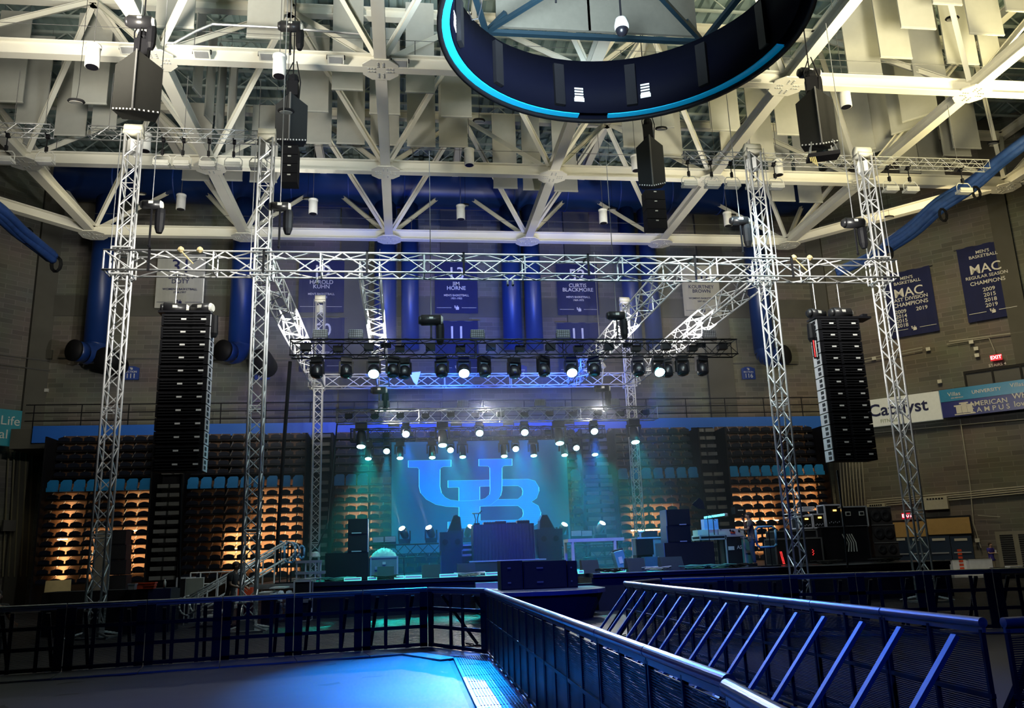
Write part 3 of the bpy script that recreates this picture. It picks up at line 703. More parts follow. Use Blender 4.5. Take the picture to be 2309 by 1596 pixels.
# mesh cable basket
p = at(1310, 835, 36.5); m_ = MB()
for k in range(7):
    m_.path([(-.7+k*.12, 0, -.55+k*.02), (-.45+k*.12, -.1, -.05), (.0+k*.1, 0, .5)], .012, 4)
for k in range(6): m_.path([(-.75, 0, -.5+k*.14), (-.2, -.05, -.35+k*.16), (.45, 0, -.1+k*.12)], .012, 4)
o = tag(m_.build('cable_net', ALUD), 'silver net basket leaning over the rear cross truss', 'net'); o.location = p
# overhead floodlight trusses
def flood_truss(pa, pb, Y, label, heads, hl):
    a = at(*pa, Y); b = at(*pb, Y); z = (a.z+b.z)/2
    t = thing('box_truss', label, 'truss', (a.x, Y, z)); truss_parts(t, b.x-a.x, .34, .34, .34, ALUD, .018, .009)
    m_ = MB()
    for k in range(3): x = (b.x-a.x)*(.1+.4*k); m_.tube((x, 0, .17), (x, 0, HC-z-.3), .012, 5)
    m_.build('hanger_cable', GREY, t)
    for i, px in enumerate(heads):
        x = at(px, 350, Y).x; zz = z-.17
        if hp[0] is None:
            h = thing('floodlight', hl, 'floodlight', (x, Y, zz), 0, hl)
            MB().tube((0, -.19, .0), (0, .19, .0), .03, 6).tube((0, 0, 0), (0, 0, -.62), .02, 6).box((0, 0, -.02), (.09, .12, .16)).box((0, 0, -.5), (.08, .1, .2)).build('drop_pipe', BLK, h)
            MB().path([(-.29, 0, -.92), (-.29, 0, -.72), (-.2, 0, -.6), (.2, 0, -.6), (.29, 0, -.72), (.29, 0, -.92)], .018, 5).build('yoke', OFFW, h)
            MB().box((0, .02, -.95), (.54, .30, .1)).box((0, -.14, -.9), (.5, .04, .12)).build('housing', OFFW, h)
            MB().box((0, 0, -1.005), (.46, .22, .01)).build('lens', WHITE, h)
            hp[0] = h
        else: dup(hp[0], (x, Y, zz), 0, hl, hl)
hp = [None]
flood_truss((-60, 290), (118, 297), 27, 'short silver floodlight truss cut by the left edge', (12, 103), 'floodlight hanging under the short truss at left edge')
flood_truss((201, 298), (624, 312), 27, 'silver floodlight truss behind the two left towers', (366, 412, 470, 527, 583), 'floodlight hanging under the left floodlight truss')
flood_truss((1540, 350), (2226, 378), 27, 'silver floodlight truss behind the two right towers', (1549, 1600, 1645, 1692, 1742, 1997, 2042, 2160), 'floodlight hanging under the right floodlight truss')
# pendant downlights
dp = [None]
def pendant(px, py, Y, label):
    p = at(px, py, Y)
    t = thing('pendant_downlight', label, 'lamp', p)
    MB().tube((0, 0, .42), (0, 0, ZC-.9-p.z), .012, 5).build('stem', GREY, t)
    MB().lathe((0, 0, 0), [(.21, -.32), (.21, .30), (.19, .34), (.23, .34), (.23, .42), (.05, .44)], 20).build('shade', WHITE, t, True)
    MB().lathe((0, 0, -.33), [(.18, 0), (.18, .02), (.05, .1)], 16).build('reflector', BLKG, t)
    dp[0] = t; return t
for px, py, Y, lab in ((209, 130, 24, 'white cylindrical pendant downlight at upper left'), (630, 152, 24.5, 'white pendant downlight above the spherical black speaker'), (1906, 224, 26.5, 'white pendant downlight right of the right grey speaker wedge'),
        (1058, 357, 33, 'white pendant downlight in front of the middle beam'), (408, 458, 38, 'white pendant downlight left of the second tower'), (706, 468, 38, 'white pendant downlight right of the second tower'),
        (1039, 481, 38.5, 'white pendant downlight in front of the blue duct, centre'), (1360, 490, 38.5, 'white pendant downlight in front of the blue duct, right of centre'), (1641, 496, 38.5, 'white pendant downlight left of the right inner tower'),
        (1434, 370, 33.5, 'white pendant downlight behind the small right speaker'), (1755, 380, 33.5, 'white pendant downlight between the two right towers'), (328, 324, 32, 'white pendant downlight just right of the leftmost tower')):
    pendant(px, py, Y, lab)
# disc speakers
xp = [None]
def disc(px, py, Y, label):
    p = at(px, py, Y)
    t = thing('disc_speaker', label, 'speaker', p)
    MB().lathe((0, 0, 0), [(.22, -.03), (.25, 0), (.22, .05), (.04, .09)], 20, Matrix.Rotation(.25, 4, 'X')).build('rim', DGREY, t, True)
    MB().lathe((0, -.01, -.035), [(.19, -.01), (.19, .0), (.06, .03)], 18, Matrix.Rotation(.25, 4, 'X')).build('grille', OFFW, t)
    MB().path([(0, 0, .08), (.03, 0, .5), (.03, 0, ZC-.9-p.z)], .008, 4).build('wire', BLK, t)
    xp[0] = t; return t
for px, py, Y, lab in ((172, 229, 24, 'hanging disc speaker left of the leftmost speaker wedge'), (645, 251, 22.8, 'disc speaker in front of the spherical black speaker'), (1080, 272, 29, 'disc speaker just under the black ring'),
        (1048, 462, 40, 'disc speaker above the centre downlight'), (1380, 472, 40, 'disc speaker above the right-centre downlight'), (1491, 290, 29, 'disc speaker right of the ring bottom'), (2147, 42, 25, 'disc speaker at the top right'),
        (318, 437, 38, 'disc speaker behind the leftmost tower'), (693, 448, 40, 'disc speaker above the downlight right of the second tower'), (2239, 322, 31, 'dark disc speaker at the far right beam'), (2005, 489, 38, 'dark disc speaker right of the rightmost tower'), (1650, 485, 40, 'disc speaker over the downlight by the right inner tower')):
    disc(px, py, Y, lab)
# beam floodlights
fp = [None]
for px, py, Y, lab in ((455, 122, 25.9, 'flat floodlight under the front roof beam, first from the left'), (603, 127, 25.9, 'flat floodlight under the front beam above the downlight'), (757, 134, 25.9, 'flat floodlight under the front beam left of the node plate'), (902, 142, 25.9, 'flat floodlight under the front beam right of the node plate'), (1697, 187, 26.2, 'flat floodlight under the front beam right of the ring'), (290, 112, 25.9, 'flat floodlight under the front beam behind the hoist motor')):
    p = at(px, py, Y)
    if fp[0]: dup(fp[0], p, 0, lab); continue
    t = thing('beam_floodlight', lab, 'floodlight', p)
    MB().box((0, 0, 0), (.56, .3, .09), 0, -.5).build('housing', OFFW, t); MB().box((0, -.03, -.05), (.44, .22, .02), 0, -.5).build('lens', ALUD, t)
    MB().path([(-.3, 0, 0), (-.3, 0, .16), (.3, 0, .16), (.3, 0, 0)], .02, 5).build('bracket', DGREY, t); fp[0] = t
# ================================================================ hanging scoreboard hoop
rc_ = Vector((5.3, 17.25, 14.0)); R_ = 4.5
t = thing('hanging_ring_display', 'huge black ring-shaped hanging display cut by the top edge', 'ring display', rc_)
def ringmb(prof, n=72, a0=0, a1=2*PI):
    m_ = MB(); k = len(prof); full = abs(a1-a0-2*PI) < .01
    for i in range(n+1):
        a = a0+(a1-a0)*i/n
        for r, z in prof: m_.v.append(Vector((r*math.cos(a), r*math.sin(a), z)))
    for i in range(n):
        for j in range(k): m_.f.append((i*k+j, (i+1)*k+j, (i+1)*k+(j+1) % k, i*k+(j+1) % k))
    return m_
HIN = at(1330, 143, 21.4).z-14; INK = mat('ring_black', (.002, .0025, .008), .7, spec=.05)
ringmb([(R_, 0), (R_, 2.0), (R_-.06, 2.0), (R_-.06, 0)]).build('outer_skin', INK, t, True)
ringmb([(R_-.30, .12), (R_-.30, HIN), (R_-.34, HIN), (R_-.34, .12)]).build('inner_skin', INK, t, True)
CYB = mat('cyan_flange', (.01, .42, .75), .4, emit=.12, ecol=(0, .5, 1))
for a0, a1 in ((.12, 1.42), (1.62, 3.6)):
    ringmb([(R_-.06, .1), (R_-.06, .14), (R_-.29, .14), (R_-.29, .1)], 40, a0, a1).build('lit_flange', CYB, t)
ringmb([(R_+.02, -.02), (R_+.02, .06), (R_-.1, .06), (R_-.1, -.02)]).build('bottom_rim', BLK, t, True)
FR = mat('ring_frame', (.008, .02, .03), .5, .2, spec=.3)
hy = 20.7; ha_ = at(1096, 72, hy)-rc_; hb_ = at(1585, 98, hy)-rc_
hexp = [Vector((ha_.x, ha_.y, ha_.z)), Vector((hb_.x, hb_.y, ha_.z)), Vector((3.9, .2, ha_.z)), Vector((1.9, -3.3, ha_.z)), Vector((-1.9, -3.3, ha_.z)), Vector((-3.9, .2, ha_.z))]
m_ = MB()
for i in range(6): m_.bar(hexp[i], hexp[(i+1) % 6], .16, .12)
m_.build('hexagon_frame', FR, t)
m_ = MB()
for i in range(6):
    h_ = hexp[i]; m_.bar(h_, h_.normalized()*(R_-.32)+Vector((0, 0, .6)), .12); m_.bar(h_, Vector((h_.x*.25, h_.y*.25, 2.2)), .12)
m_.build('spoke', FR, t)
for i in range(12):
    a = i*PI/6+.2; MB().box(((R_-.42)*math.cos(a), (R_-.42)*math.sin(a), .9), (.12, .3, 1.3), a).build('rib', BLKM, t)
m_ = MB()
for a in (1.15, 1.62, 2.9):
    for k in range(5): m_.box(((R_-.36)*math.cos(a), (R_-.36)*math.sin(a), .52+k*.09), (.01, .26 if k else .3, .05 if k else .12), a)
m_.build('rating_label', WHITE, t)
for (u0, v0), (u1, v1) in (((1118, 66), (1320, -90)), ((1325, 76), (1552, -90))):
    a = at(u0, v0, 21.0)-rc_; b = at(u1, v1, 21.0)-rc_; MB().bb((a.x, 3.6, a.z), (b.x, 3.7, b.z)).build('inner_screen_back', mat('screen_back', (.09, .085, .07), .8, spec=.2), t)
m_ = MB().box((.75, .2, 2.6), (1.0, .15, 1.7), .5, .5).box((-.6, .3, 2.7), (.8, .15, 1.8), -.5, .5); m_.build('tilted_speaker', DGREY, t)
m_ = MB()
for i in range(4):
    a = i*PI/2+.6; m_.tube((2.2*math.cos(a), 2.2*math.sin(a), 2), (1.6*math.cos(a), 1.6*math.sin(a), HT-14), .03, 6)
m_.build('suspension_cable', BLK, t)
p = at(1402, 62, 19.2); t = thing('ptz_camera', 'white dome camera hanging inside the black ring', 'camera', p)
MB().lathe((0, 0, 0), [(.04, .3), (.16, .25), (.2, .05), (.19, -.05)], 16).build('housing', WHITE, t, True)
MB().lathe((0, 0, -.1), [(.02, -.17), (.13, -.1), (.18, .02), (.16, .08)], 16).build('dome', BLKG, t, True)
MB().tube((0, 0, .3), (0, 0, 1.0), .03).build('stem', BLK, t)
m_ = MB(); pts = [at(x, y, 15.5) for x, y in ((1062, -30), (1055, 20), (1064, 45), (1078, 42), (1086, 10), (1080, -30))]; m_.path(pts, .012, 5)
tag(m_.build('cable_loop', BLK), 'thin black cable looping inside the ring at its left', 'cable')
# ================================================================ speaker clusters in the roof
SCR = mat('scrim_grey', (.022, .022, .02), .9, var=.1, spec=.1); SCRB = mat('scrim_black', (.008, .01, .012), .7)
def cluster(px, pyt, pyb, wpx, Y, rz, label, m, group=None):
    a = at(px, pyb, Y); b = at(px, pyt, Y); wd = wpx/FPX*Y*1.03; hh = b.z-a.z
    t = thing('speaker_cluster', label, 'speaker', (a.x, Y, a.z), rz)
    k = wd/2
    pl_ = [(-k, 0), (0, -k*.75), (k, 0), (k*.7, k*.8), (-k*.7, k*.8)]
    m_ = MB(); n = 5
    bot = [(x, y, hh*.12 if i != 1 else 0) for i, (x, y) in enumerate(pl_)]; top = [(x, y, hh*.86 if i != 1 else hh) for i, (x, y) in enumerate(pl_)]
    m_.add(bot+top, [tuple(range(n-1, -1, -1)), tuple(range(n, 2*n))]+[(i, (i+1) % n, (i+1) % n+n, i+n) for i in range(n)])
    m_.build('scrim', m, t)
    MB().tube((0, -k*.76, hh*.02), (0, -k*.76, hh), .03, 6).build('corner_trim', GREY, t)
    r_ = MB()
    for i in range(6):
        f_ = (i+.5)/6
        for s in (-1, 1): r_.box((s*k*f_, -k*.76*(1-f_), hh*.12*f_+.03), (.04, .04, .04))
    r_.build('rivets', ALU, t)
    m_ = MB().box((0, .1, hh+.35), (.35, .35, .5)).tube((0, .1, hh+.5), (0, .1, ZC-a.z-.6), .02).lathe((.02, .1, hh+.75), [(.05, -.15), (.18, -.05), (.15, .1), (.05, .18)], 10)
    m_.path([(.2, .1, hh), (.25, .0, hh+.6), (.1, .1, hh+1.4)], .02, 5).path([(-.15, 0, hh+.1), (-.2, 0, hh+.8), (0, 0, hh+1.3)], .02, 5)
    m_.build('rigging', BLK, t)
    return t, wd, hh
cluster(305, 132, 268, 104, 21.5, .12, 'dark grey wedge-shaped speaker cluster hanging above the leftmost tower', SCR)
cluster(1850, 212, 340, 92, 23, -.35, 'dark grey wedge-shaped speaker cluster between the right towers', SCR)
cluster(655, 222, 330, 74, 24.5, 0, 'black faceted speaker cluster right of the second tower', SCRB)
cluster(1472, 315, 430, 66, 27.5, -.25, 'black faceted speaker cluster hanging right of centre', SCRB)
def smallarray(px0, px1, py0, py1, Y, label):
    a = at(px0, py1, Y); b = at(px1, py1, Y); tp = at(px0, py0, Y); c = (a+b)/2; wd = b.x-a.x; hh = (tp.z-a.z)/4
    for k in range(4):
        t = thing('small_array_speaker', ['lowest', 'third', 'second', 'topmost'][k]+' box of the '+label, 'speaker', (c.x, Y, a.z+k*hh), 0, label)
        MB().bb((-wd/2, -.25, .01), (wd/2, .25, hh-.01)).build('cabinet', BLK, t); MB().box((0, -.26, hh*.8), (.1, .01, .04)).build('badge', OFFW, t)
smallarray(634, 672, 335, 418, 24.5, 'short speaker array under the left faceted cluster')
smallarray(1457, 1501, 434, 520, 27.5, 'short speaker array under the right faceted cluster')
p = at(1855, 350, 22.9); t = thing('rigging_tray', 'black open rigging tray with straps beneath the right grey cluster', 'rigging', p, -.35)
MB().box((0, 0, -.05), (.95, .7, .12), 0, .15).build('tray', BLK, t)
m_ = MB()
for x, y in ((-.4, -.3), (.4, -.3), (.4, .3), (-.4, .3)): m_.bar((x, y, 0), (x*.8, y*.6, .42), .03)
m_.build('strut', ALUD, t)
m_ = MB()
for k in range(4): m_.path([(-.45+k*.05, -.3, -.05), (-.42+k*.06, -.3, -.3-.06*k)], .02, 5)
m_.build('straps', mat('yellow_strap', (.6, .5, .2), .7), t)
# hoists
HOB = mat('hoist_black', (.015, .015, .017), .35)
def hoist(px, py, Y, label, s=1, up=4, down=.5, rz=0, bag=True):
    p = at(px, py, Y); t = thing('chain_hoist', label, 'hoist', p, rz)
    MB().tube((-.26*s, 0, 0), (.26*s, 0, 0), .15*s, 14).tube((-.34*s, 0, 0), (-.26*s, 0, 0), .1*s, 12, .14*s).build('motor', HOB, t, True)
    MB().tube((.26*s, 0, 0), (.32*s, 0, 0), .14*s, 12, .1*s).box((0, -.14*s, .03), (.12, .02, .08)).build('end_cap', OFFW, t)
    MB().tube((0, 0, .12), (0, 0, up), .014, 5).build('chain', ALUD, t)
    MB().tube((0, 0, -.1), (0, 0, -down), .03, 6).lathe((0, 0, -down), [(.01, -.06), (.05, 0), (.01, .05)], 8).build('hook', BLKM, t)
    if bag: MB().lathe((.24*s, .05, -.45), [(.08, -.35), (.13, -.2), (.14, .2), (.12, .35)], 10).build('chain_bag', BLK, t)
    return t
hoist(395, 697, 22.5, 'left hoist motor on top of the left speaker hang', 1.1, 1.0, .1, .2, False)
hoist(456, 696, 22.5, 'right hoist motor on top of the left speaker hang', 1.0, 1.0, .1, -.3, False)
hoist(1841, 708, 22.5, 'left hoist motor on top of the right speaker hang', 1.0, 1.0, .1, .3, False)
hoist(1896, 706, 22.5, 'right hoist motor on top of the right speaker hang', 1.1, 1.0, .1, .1, False)
hoist(972, 722, 26, 'hoist motor above the black rig left of centre', 1.2, 6, .6)
hoist(1390, 712, 26, 'hoist motor above the black rig beside the right rear tower', 1.0, 6, .7)
hoist(855, 880, 33, 'bright hoist motor above the second rig at left', 1.0, 6, .8)
hoist(1358, 876, 33, 'bright hoist motor above the second rig at right', 1.0, 6, .8)
hoist(1925, 503, 22.3, 'black hoist motor left of the rightmost tower top', 1.1, 7, 1.0)
hoist(1668, 498, 22.3, 'hoist motor left of the right inner tower', .9, 7, 1.0)
hoist(343, 462, 22.3, 'hoist motor right of the leftmost tower', .9, 7, 1.2)
hoist(632, 466, 22.3, 'black curved hoist motor right of the second tower', .9, 7, 1.2)
hoist(656, 60, 24.4, 'dark hoist motor at the top edge left of the front node plate', 1.2, 4, 1)
hoist(318, 50, 21.4, 'hoist motor cluster on the front beam at upper left', 1.2, 4, 1)
hoist(1825, 165, 23.5, 'hoist motor at the roof node right of the ring', 1.2, 4, 1)
# ================================================================ line arrays
cab = [None]
def array(xc, wd, side, n, ztop, labf, grp):
    z = ztop
    for k in range(n):
        hh = .352; z -= hh; lab = labf % (k+1)
        key = (wd, side)
        if cab[0] and cab[0][0] == key: dup(cab[0][1], (xc, YT, z), 0, lab, grp); continue
        t = thing('line_array_cabinet', lab, 'speaker', (xc, YT, z), 0, grp)
        MB().prism([(-wd/2, .015), (wd/2, .015), (wd/2, hh-.015), (-wd/2, hh-.015)], -.24, .30).build('cabinet', BLK, t)
        m_ = MB()
        for q in range(4): m_.box((-side*wd*.08, -.255, .06+q*.075), (wd*.8, .03, .03))
        m_.build('grille', DGREY, t)
        MB().box((wd*.22, -.275, hh*.52), (.13, .01, .045)).build('badge', WHITE, t)
        if side:
            sp = MB().box((side*(wd/2+.012), .02, hh/2), (.02, .46, hh-.03)).build('side_panel', mat('side_grey', (.45, .47, .5), .4), t)
            MB().box((side*(wd/2+.027), -.05, hh*.3), (.015, .15, .09)).box((side*(wd/2+.027), -.05, hh*.7), (.015, .15, .09)).build('handle_hole', BLK, sp)
        cab[0] = (key, t)
ORD = 'array speaker %d from the top, '
zt = at(415, 712, YT).z
array(at(395, 880, YT).x, .80, 0, 12, zt, ORD+'left column of the left speaker hang', 'left hang, left column')
array(at(445, 880, YT).x, .56, 1, 12, zt, ORD+'pale-sided right column of the left speaker hang', 'left hang, right column')
zt = at(1880, 722, YT).z
array(at(1874, 880, YT).x, .56, -1, 12, zt, ORD+'pale-sided left column of the right speaker hang', 'right hang, left column')
array(at(1922, 880, YT).x, .72, 0, 12, zt, ORD+'right column of the right speaker hang', 'right hang, right column')
for px0, px1, py, lab in ((362, 478, 710, 'black fly frame carrying the left speaker hang'), (1828, 1955, 722, 'black fly frame carrying the right speaker hang')):
    a = at(px0, py, YT); b = at(px1, py, YT)
    m_ = MB().bb((a.x, YT-.25, a.z+.0), (b.x, YT+.25, a.z+.06)).box((a.x+.1, YT, a.z+.12), (.15, .2, .12)).box((b.x-.1, YT, a.z+.12), (.15, .2, .12))
    o = tag(m_.build('fly_frame', BLKM), lab, 'frame')
for px, py0, py1, lab in ((481, 712, 760, 'black cable bag at the top right of the left speaker hang'), (1832, 730, 770, 'black cable bag at the top left of the right speaker hang')):
    a = at(px, py1, YT-.1); b = at(px, py0, YT-.1)
    tag(MB().lathe((a.x, YT-.1, a.z), [(.08, 0), (.12, .1), (.1, b.z-a.z)], 10).build('cable_bag', BLK), lab, 'bag')
p = at(1838, 786, YT-.2); t = thing('hanging_tag', 'small red and white striped tag hanging beside the right speaker hang', 'tag', p, .1)
MB().bb((-.07, 0, -.3), (.07, .02, .3)).build('panel', BLKM, t); MB().bb((-.04, -.01, -.25), (-.02, 0, .25)).build('red_stripe', RED, t); MB().bb((.02, -.01, -.25), (.05, 0, .25)).build('white_stripe', WHITE, t)
def cablerun(pts, r, m, label, cat='cable', n=5):
    m_ = MB(); m_.path([at(*p) for p in pts], r, n); return tag(m_.build('cable', m), label, cat)
cablerun([(408, 1068, 22.6), (406, 1200, 22.8), (404, 1325, 23)], .035, BLK, 'thick black cable dropping from the left speaker hang')
cablerun([(654, 815, 26), (640, 1000, 26), (628, 1180, 26), (622, 1290, 26)], .06, BLK, 'thick black cable drop at the left end of the black rig')
cablerun([(1888, 1060, 22.8), (1903, 1180, 22.9), (1912, 1280, 23)], .03, BLK, 'black cable dropping from the right speaker hang')
cablerun([(760, 955, 33), (748, 1080, 33), (738, 1180, 33), (716, 1235, 33)], .03, BLKM, 'thin cable drop at the left end of the second rig')
# blue bundled curtain swag
def swag(pts, r, label, loops):
    t = thing('curtain_swag', label, 'curtain', (0, 0, 0)); Q_ = [at(*p) for p in pts]; Q_ = [Q_[0]*2-Q_[1]]+Q_+[Q_[-1]*2-Q_[-2]]; P_ = []
    for i in range(1, len(Q_)-2):
        for k in range(8):
            u = k/8; a, b, c, d = Q_[i-1:i+3]
            P_.append(.5*((2*b)+(c-a)*u+(2*a-5*b+4*c-d)*u*u+(3*b-a-3*c+d)*u**3))
    P_.append(Q_[-2])
    m_ = MB()
    for k in range(6):
        o_ = Vector((math.cos(k*1.05)*r*.5, 0, math.sin(k*1.05)*r*.5))
        m_.sweep([p+o_*(1+.3*math.sin(i*.11+k*2)) for i, p in enumerate(P_)], r*.5, 8)
    m_.build('cloth', mat('swag_blue', (.02, .07, .26), .7, var=.4, scale=6), t, True)
    for px, py, Y in loops:
        c = at(px, py, Y); l = MB()
        for q in range(3): l.path([c+Vector((math.cos(a)*(.12+.05*q), 0, math.sin(a)*(.25+.04*q)-.2)) for a in [i*PI/5 for i in range(11)]], .02, 5)
        l.build('tie_loop', BLK, t)
swag([(2420, 240, 28), (2309, 322, 29), (2250, 368, 30), (2190, 418, 31), (2120, 462, 32), (2060, 515, 33), (2000, 556, 34)], .34, 'blue rolled curtain hanging as a slanting swag at upper right', [(2200, 425, 30.5), (2125, 475, 31.5), (2003, 560, 33.5)])
swag([(1890, 612, 36), (1940, 590, 35.5), (1985, 568, 34.5), (2000, 556, 34)], .28, 'dark blue end of a curtain behind the front truss at right', [])
swag([(-60, 440, 28), (0, 480, 29), (40, 518, 30), (80, 550, 31), (115, 578, 32)], .3, 'dark blue rolled curtain swag at the left edge', [(128, 585, 32), (62, 520, 30.5)])
# ================================================================ moving heads
LENSC = mat('lens_lit', (.6, .95, 1), .3, emit=38, ecol=(.35, .85, 1)); LENSW = mat('lens_warm', (1, .95, .8), .3, emit=60, ecol=(1, .93, .75)); LENSD = mat('lens_dark', (.02, .02, .03), .1)
LENST = mat('lens_teal', (.5, 1, .95), .3, emit=26, ecol=(.3, 1, .9))
MH = {}
def moving_head(p, label, lens, tilt=.5, pan=0, s=1.0, up=False, group=None, kind='wash'):
    """hangs from its base; tilt leans the head towards -Y"""
    key = (lens.name, round(tilt, 2), round(s, 2), up, kind)
    if key in MH: return dup(MH[key], p, pan, label, group)
    t = thing('moving_head_light', label, 'stage light', p, pan, group); MH[key] = t
    q = -1 if not up else 1
    MB().box((0, 0, q*.09*s), (.36*s, .3*s, .18*s)).build('base', BLKM, t)
    y_ = MB()
    for sx in (-1, 1): y_.box((sx*.21*s, 0, q*.36*s), (.06*s, .14*s, .4*s))
    y_.box((0, 0, q*.19*s), (.46*s, .16*s, .06*s)); y_.build('yoke', BLKM, t)
    R = Matrix.Rotation(-tilt if not up else tilt, 4, 'X') if not up else Matrix.Rotation(PI+tilt, 4, 'X')
    c = Vector((0, 0, q*.46*s)); r0 = .2*s if kind == 'wash' else .15*s; ln = .2*s if kind == 'wash' else .3*s
    MB().lathe(c, [(r0*.55, ln), (r0*.9, ln*.6), (r0, 0), (r0, -ln*.9), (r0*.93, -ln)], 18, R).build('head', BLKG, t, True)
    MB().lathe(c, [(r0*.86, -ln*1.0), (r0*.86, -ln*1.03), (r0*.5, -ln*1.08)], 18, R).build('lens', lens, t, True)
    return t
DK_ = 1.05
def rig(pa, pb, Y, label, m=BLKM, hh=.5):
    a = at(*pa, Y); b = at(*pb, Y); z = (a.z+b.z)/2
    t = thing('lighting_truss', label, 'truss', (a.x, Y, z)); truss_parts(t, b.x-a.x, hh, hh, .5, m, .024, .012)
    n = int((b.x-a.x)/.95)
    for k in range(n): MB().box(((k+.5)*(b.x-a.x)/n, -.1+.2*(k % 2), .02), (.3, .25, .18)).tube(((k+.5)*(b.x-a.x)/n-.2, 0, -.2), ((k+.5)*(b.x-a.x)/n+.2, 0, .2), .015).build('ballast_unit', BLK, t)
    cb = MB(); x = 0
    while x < b.x-a.x-.6:
        cb.path([(x, -.2, hh/2+.03), (x+.3, -.15, hh/2+.01), (x+.6, -.2, hh/2+.03)], .02, 4); x += .6
    cb.build('cable_loom', BLK, t)
    return z, a, b
z1, a1, b1 = rig((655, 786), (1657, 786), 26, 'nearest black lighting truss full of wash lights')
z2, a2, b2 = rig((758, 938), (1480, 934), 33, 'second lighting truss, its tubes glaring white', ALUD)
z3, a3, b3 = rig((790, 980), (1362, 976), 36, 'third and smallest black lighting truss above the screen')
def spot(p, aim, e, c, ang=28): lamp('SPOT', 'stage_beam', p, aim, e, c, .08, ang, .6)
for px, lit in ((716, 0), (781, 0), (843, 1), (886, 0), (912, 0), (996, 0), (1045, 1), (1091, 0), (1160, 0), (1224, 0), (1286, 1), (1338, 0), (1437, 0), (1482, 1), (1506, 0), (1536, 0), (1580, 0)):
    x = at(px, 800, 26).x; p = (x, 26 if px not in (912, 1160, 1506) else 26.2, z1-.27)
    if lit:
        moving_head(p, 'lit cyan wash light on nearest rig, '+{843: 'first from the left', 1045: 'left of centre', 1286: 'right of centre', 1482: 'last at right'}[px], LENSC, .75, 0, .95)
        spot((x, 25.85, z1-.78), {843: (0, 11, 0), 1045: (3, 30, 0), 1286: (6, 25, 0), 1482: (8, 30, 0)}[px], 34000, (.0, .08, 1), 38)
    else: moving_head(p, 'unlit black wash light on the nearest rig', LENSD, .3, (px % 7-3)*.15, .95, group='unlit wash lights on the nearest rig')
NM = iter(['first', 'second', 'third', 'fourth', 'fifth', 'sixth', 'seventh', 'eighth', 'ninth'])
for px, py, k in ((815, 965, 1), (915, 952, 0), (997, 965, 1), (1080, 952, 0), (1181, 950, 0), (1258, 960, 1), (1337, 947, 0), (1427, 960, 1)):
    x = at(px, 940, 33).x; p = (x, 33, z2-.27)
    moving_head(p, 'lit %s light on the second rig, %s from the left' % ('profile' if k else 'wash', next(NM)), LENST if k else LENSC, .35 if k else .9, 0, 1.25 if k else .8, kind='profile' if k else 'wash')
    spot((x, 32.8, z2-.95), (x*.8+.8, 27.3 if k else 30.5, DK_), 16000 if k else 9000, (.0, .75, .75) if k else BLUE, 28 if k else 40)
NM = iter(['first', 'second', 'third', 'fourth', 'fifth', 'sixth', 'seventh', 'eighth', 'ninth', 'tenth', 'eleventh', 'twelfth'])
for px, py, k in ((831, 1010, 1), (872, 996, 0), (902, 1010, 1), (974, 1010, 1), (1015, 995, 0), (1042, 1008, 1), (1135, 1008, 1), (1161, 994, 0), (1201, 1006, 1), (1270, 1004, 1), (1297, 990, 0), (1338, 1002, 1)):
    x = at(px, 980, 36).x; p = (x, 36, z3-.27)
    moving_head(p, 'lit %s light on the third rig, %s from the left' % ('profile' if k else 'wash', next(NM)), LENST if k else LENSC, .35 if k else .9, 0, 1.0 if k else .75, kind='profile' if k else 'wash')
    spot((x, 35.8, z3-.8), (x, 28+3*(px % 3), 0), 5500, TEAL if k else CYAN, 34)
# strobe panels standing on the rigs
STG = mat('strobe_grid', (.22, .23, .25), .5)
sp_ = [None]
for px, py, Y, lab in ((722, 762, 26, 'on the nearest rig by the left rear tower'), (802, 762, 26, 'on the nearest rig left of the first bright truss'), (1077, 762, 26, 'on the nearest rig right of the left banner 11'), (1270, 760, 26, 'on the nearest rig left of the right banner 11'), (1600, 762, 26, 'near the right end of the nearest rig'),
         (866, 916, 33, 'on the second rig at left'), (1044, 914, 33, 'on the second rig left of centre'), (1218, 914, 33, 'on the second rig right of centre'), (1384, 912, 33, 'on the second rig at right'),
         (888, 964, 36, 'on the third rig at left'), (1029, 963, 36, 'on the third rig left of centre'), (1147, 961, 36, 'on the third rig right of centre'), (1283, 957, 36, 'on the third rig at right')):
    p = at(px, py, Y); p.z = {26: z1, 33: z2, 36: z3}[Y]+.27
    if sp_[0]: dup(sp_[0], p, 0, 'small gridded strobe panel '+lab); continue
    t = thing('strobe_panel', 'small gridded strobe panel '+lab, 'stage light', p)
    MB().bb((-.22, -.05, .1), (.22, .05, .36)).build('housing', STG, t)
    g_ = MB()
    for k in range(7): g_.bb((-.2+k*.065, -.06, .11), (-.19+k*.065, -.05, .35))
    for k in range(4): g_.bb((-.21, -.062, .13+k*.06), (.21, -.052, .138+k*.06))
    g_.build('grid', BLK, t); MB().bb((-.24, -.02, 0), (-.22, .02, .25)).bb((.22, -.02, 0), (.24, .02, .25)).bb((-.24, -.02, 0), (.24, .02, .03)).build('yoke', BLKM, t)
    sp_[0] = t
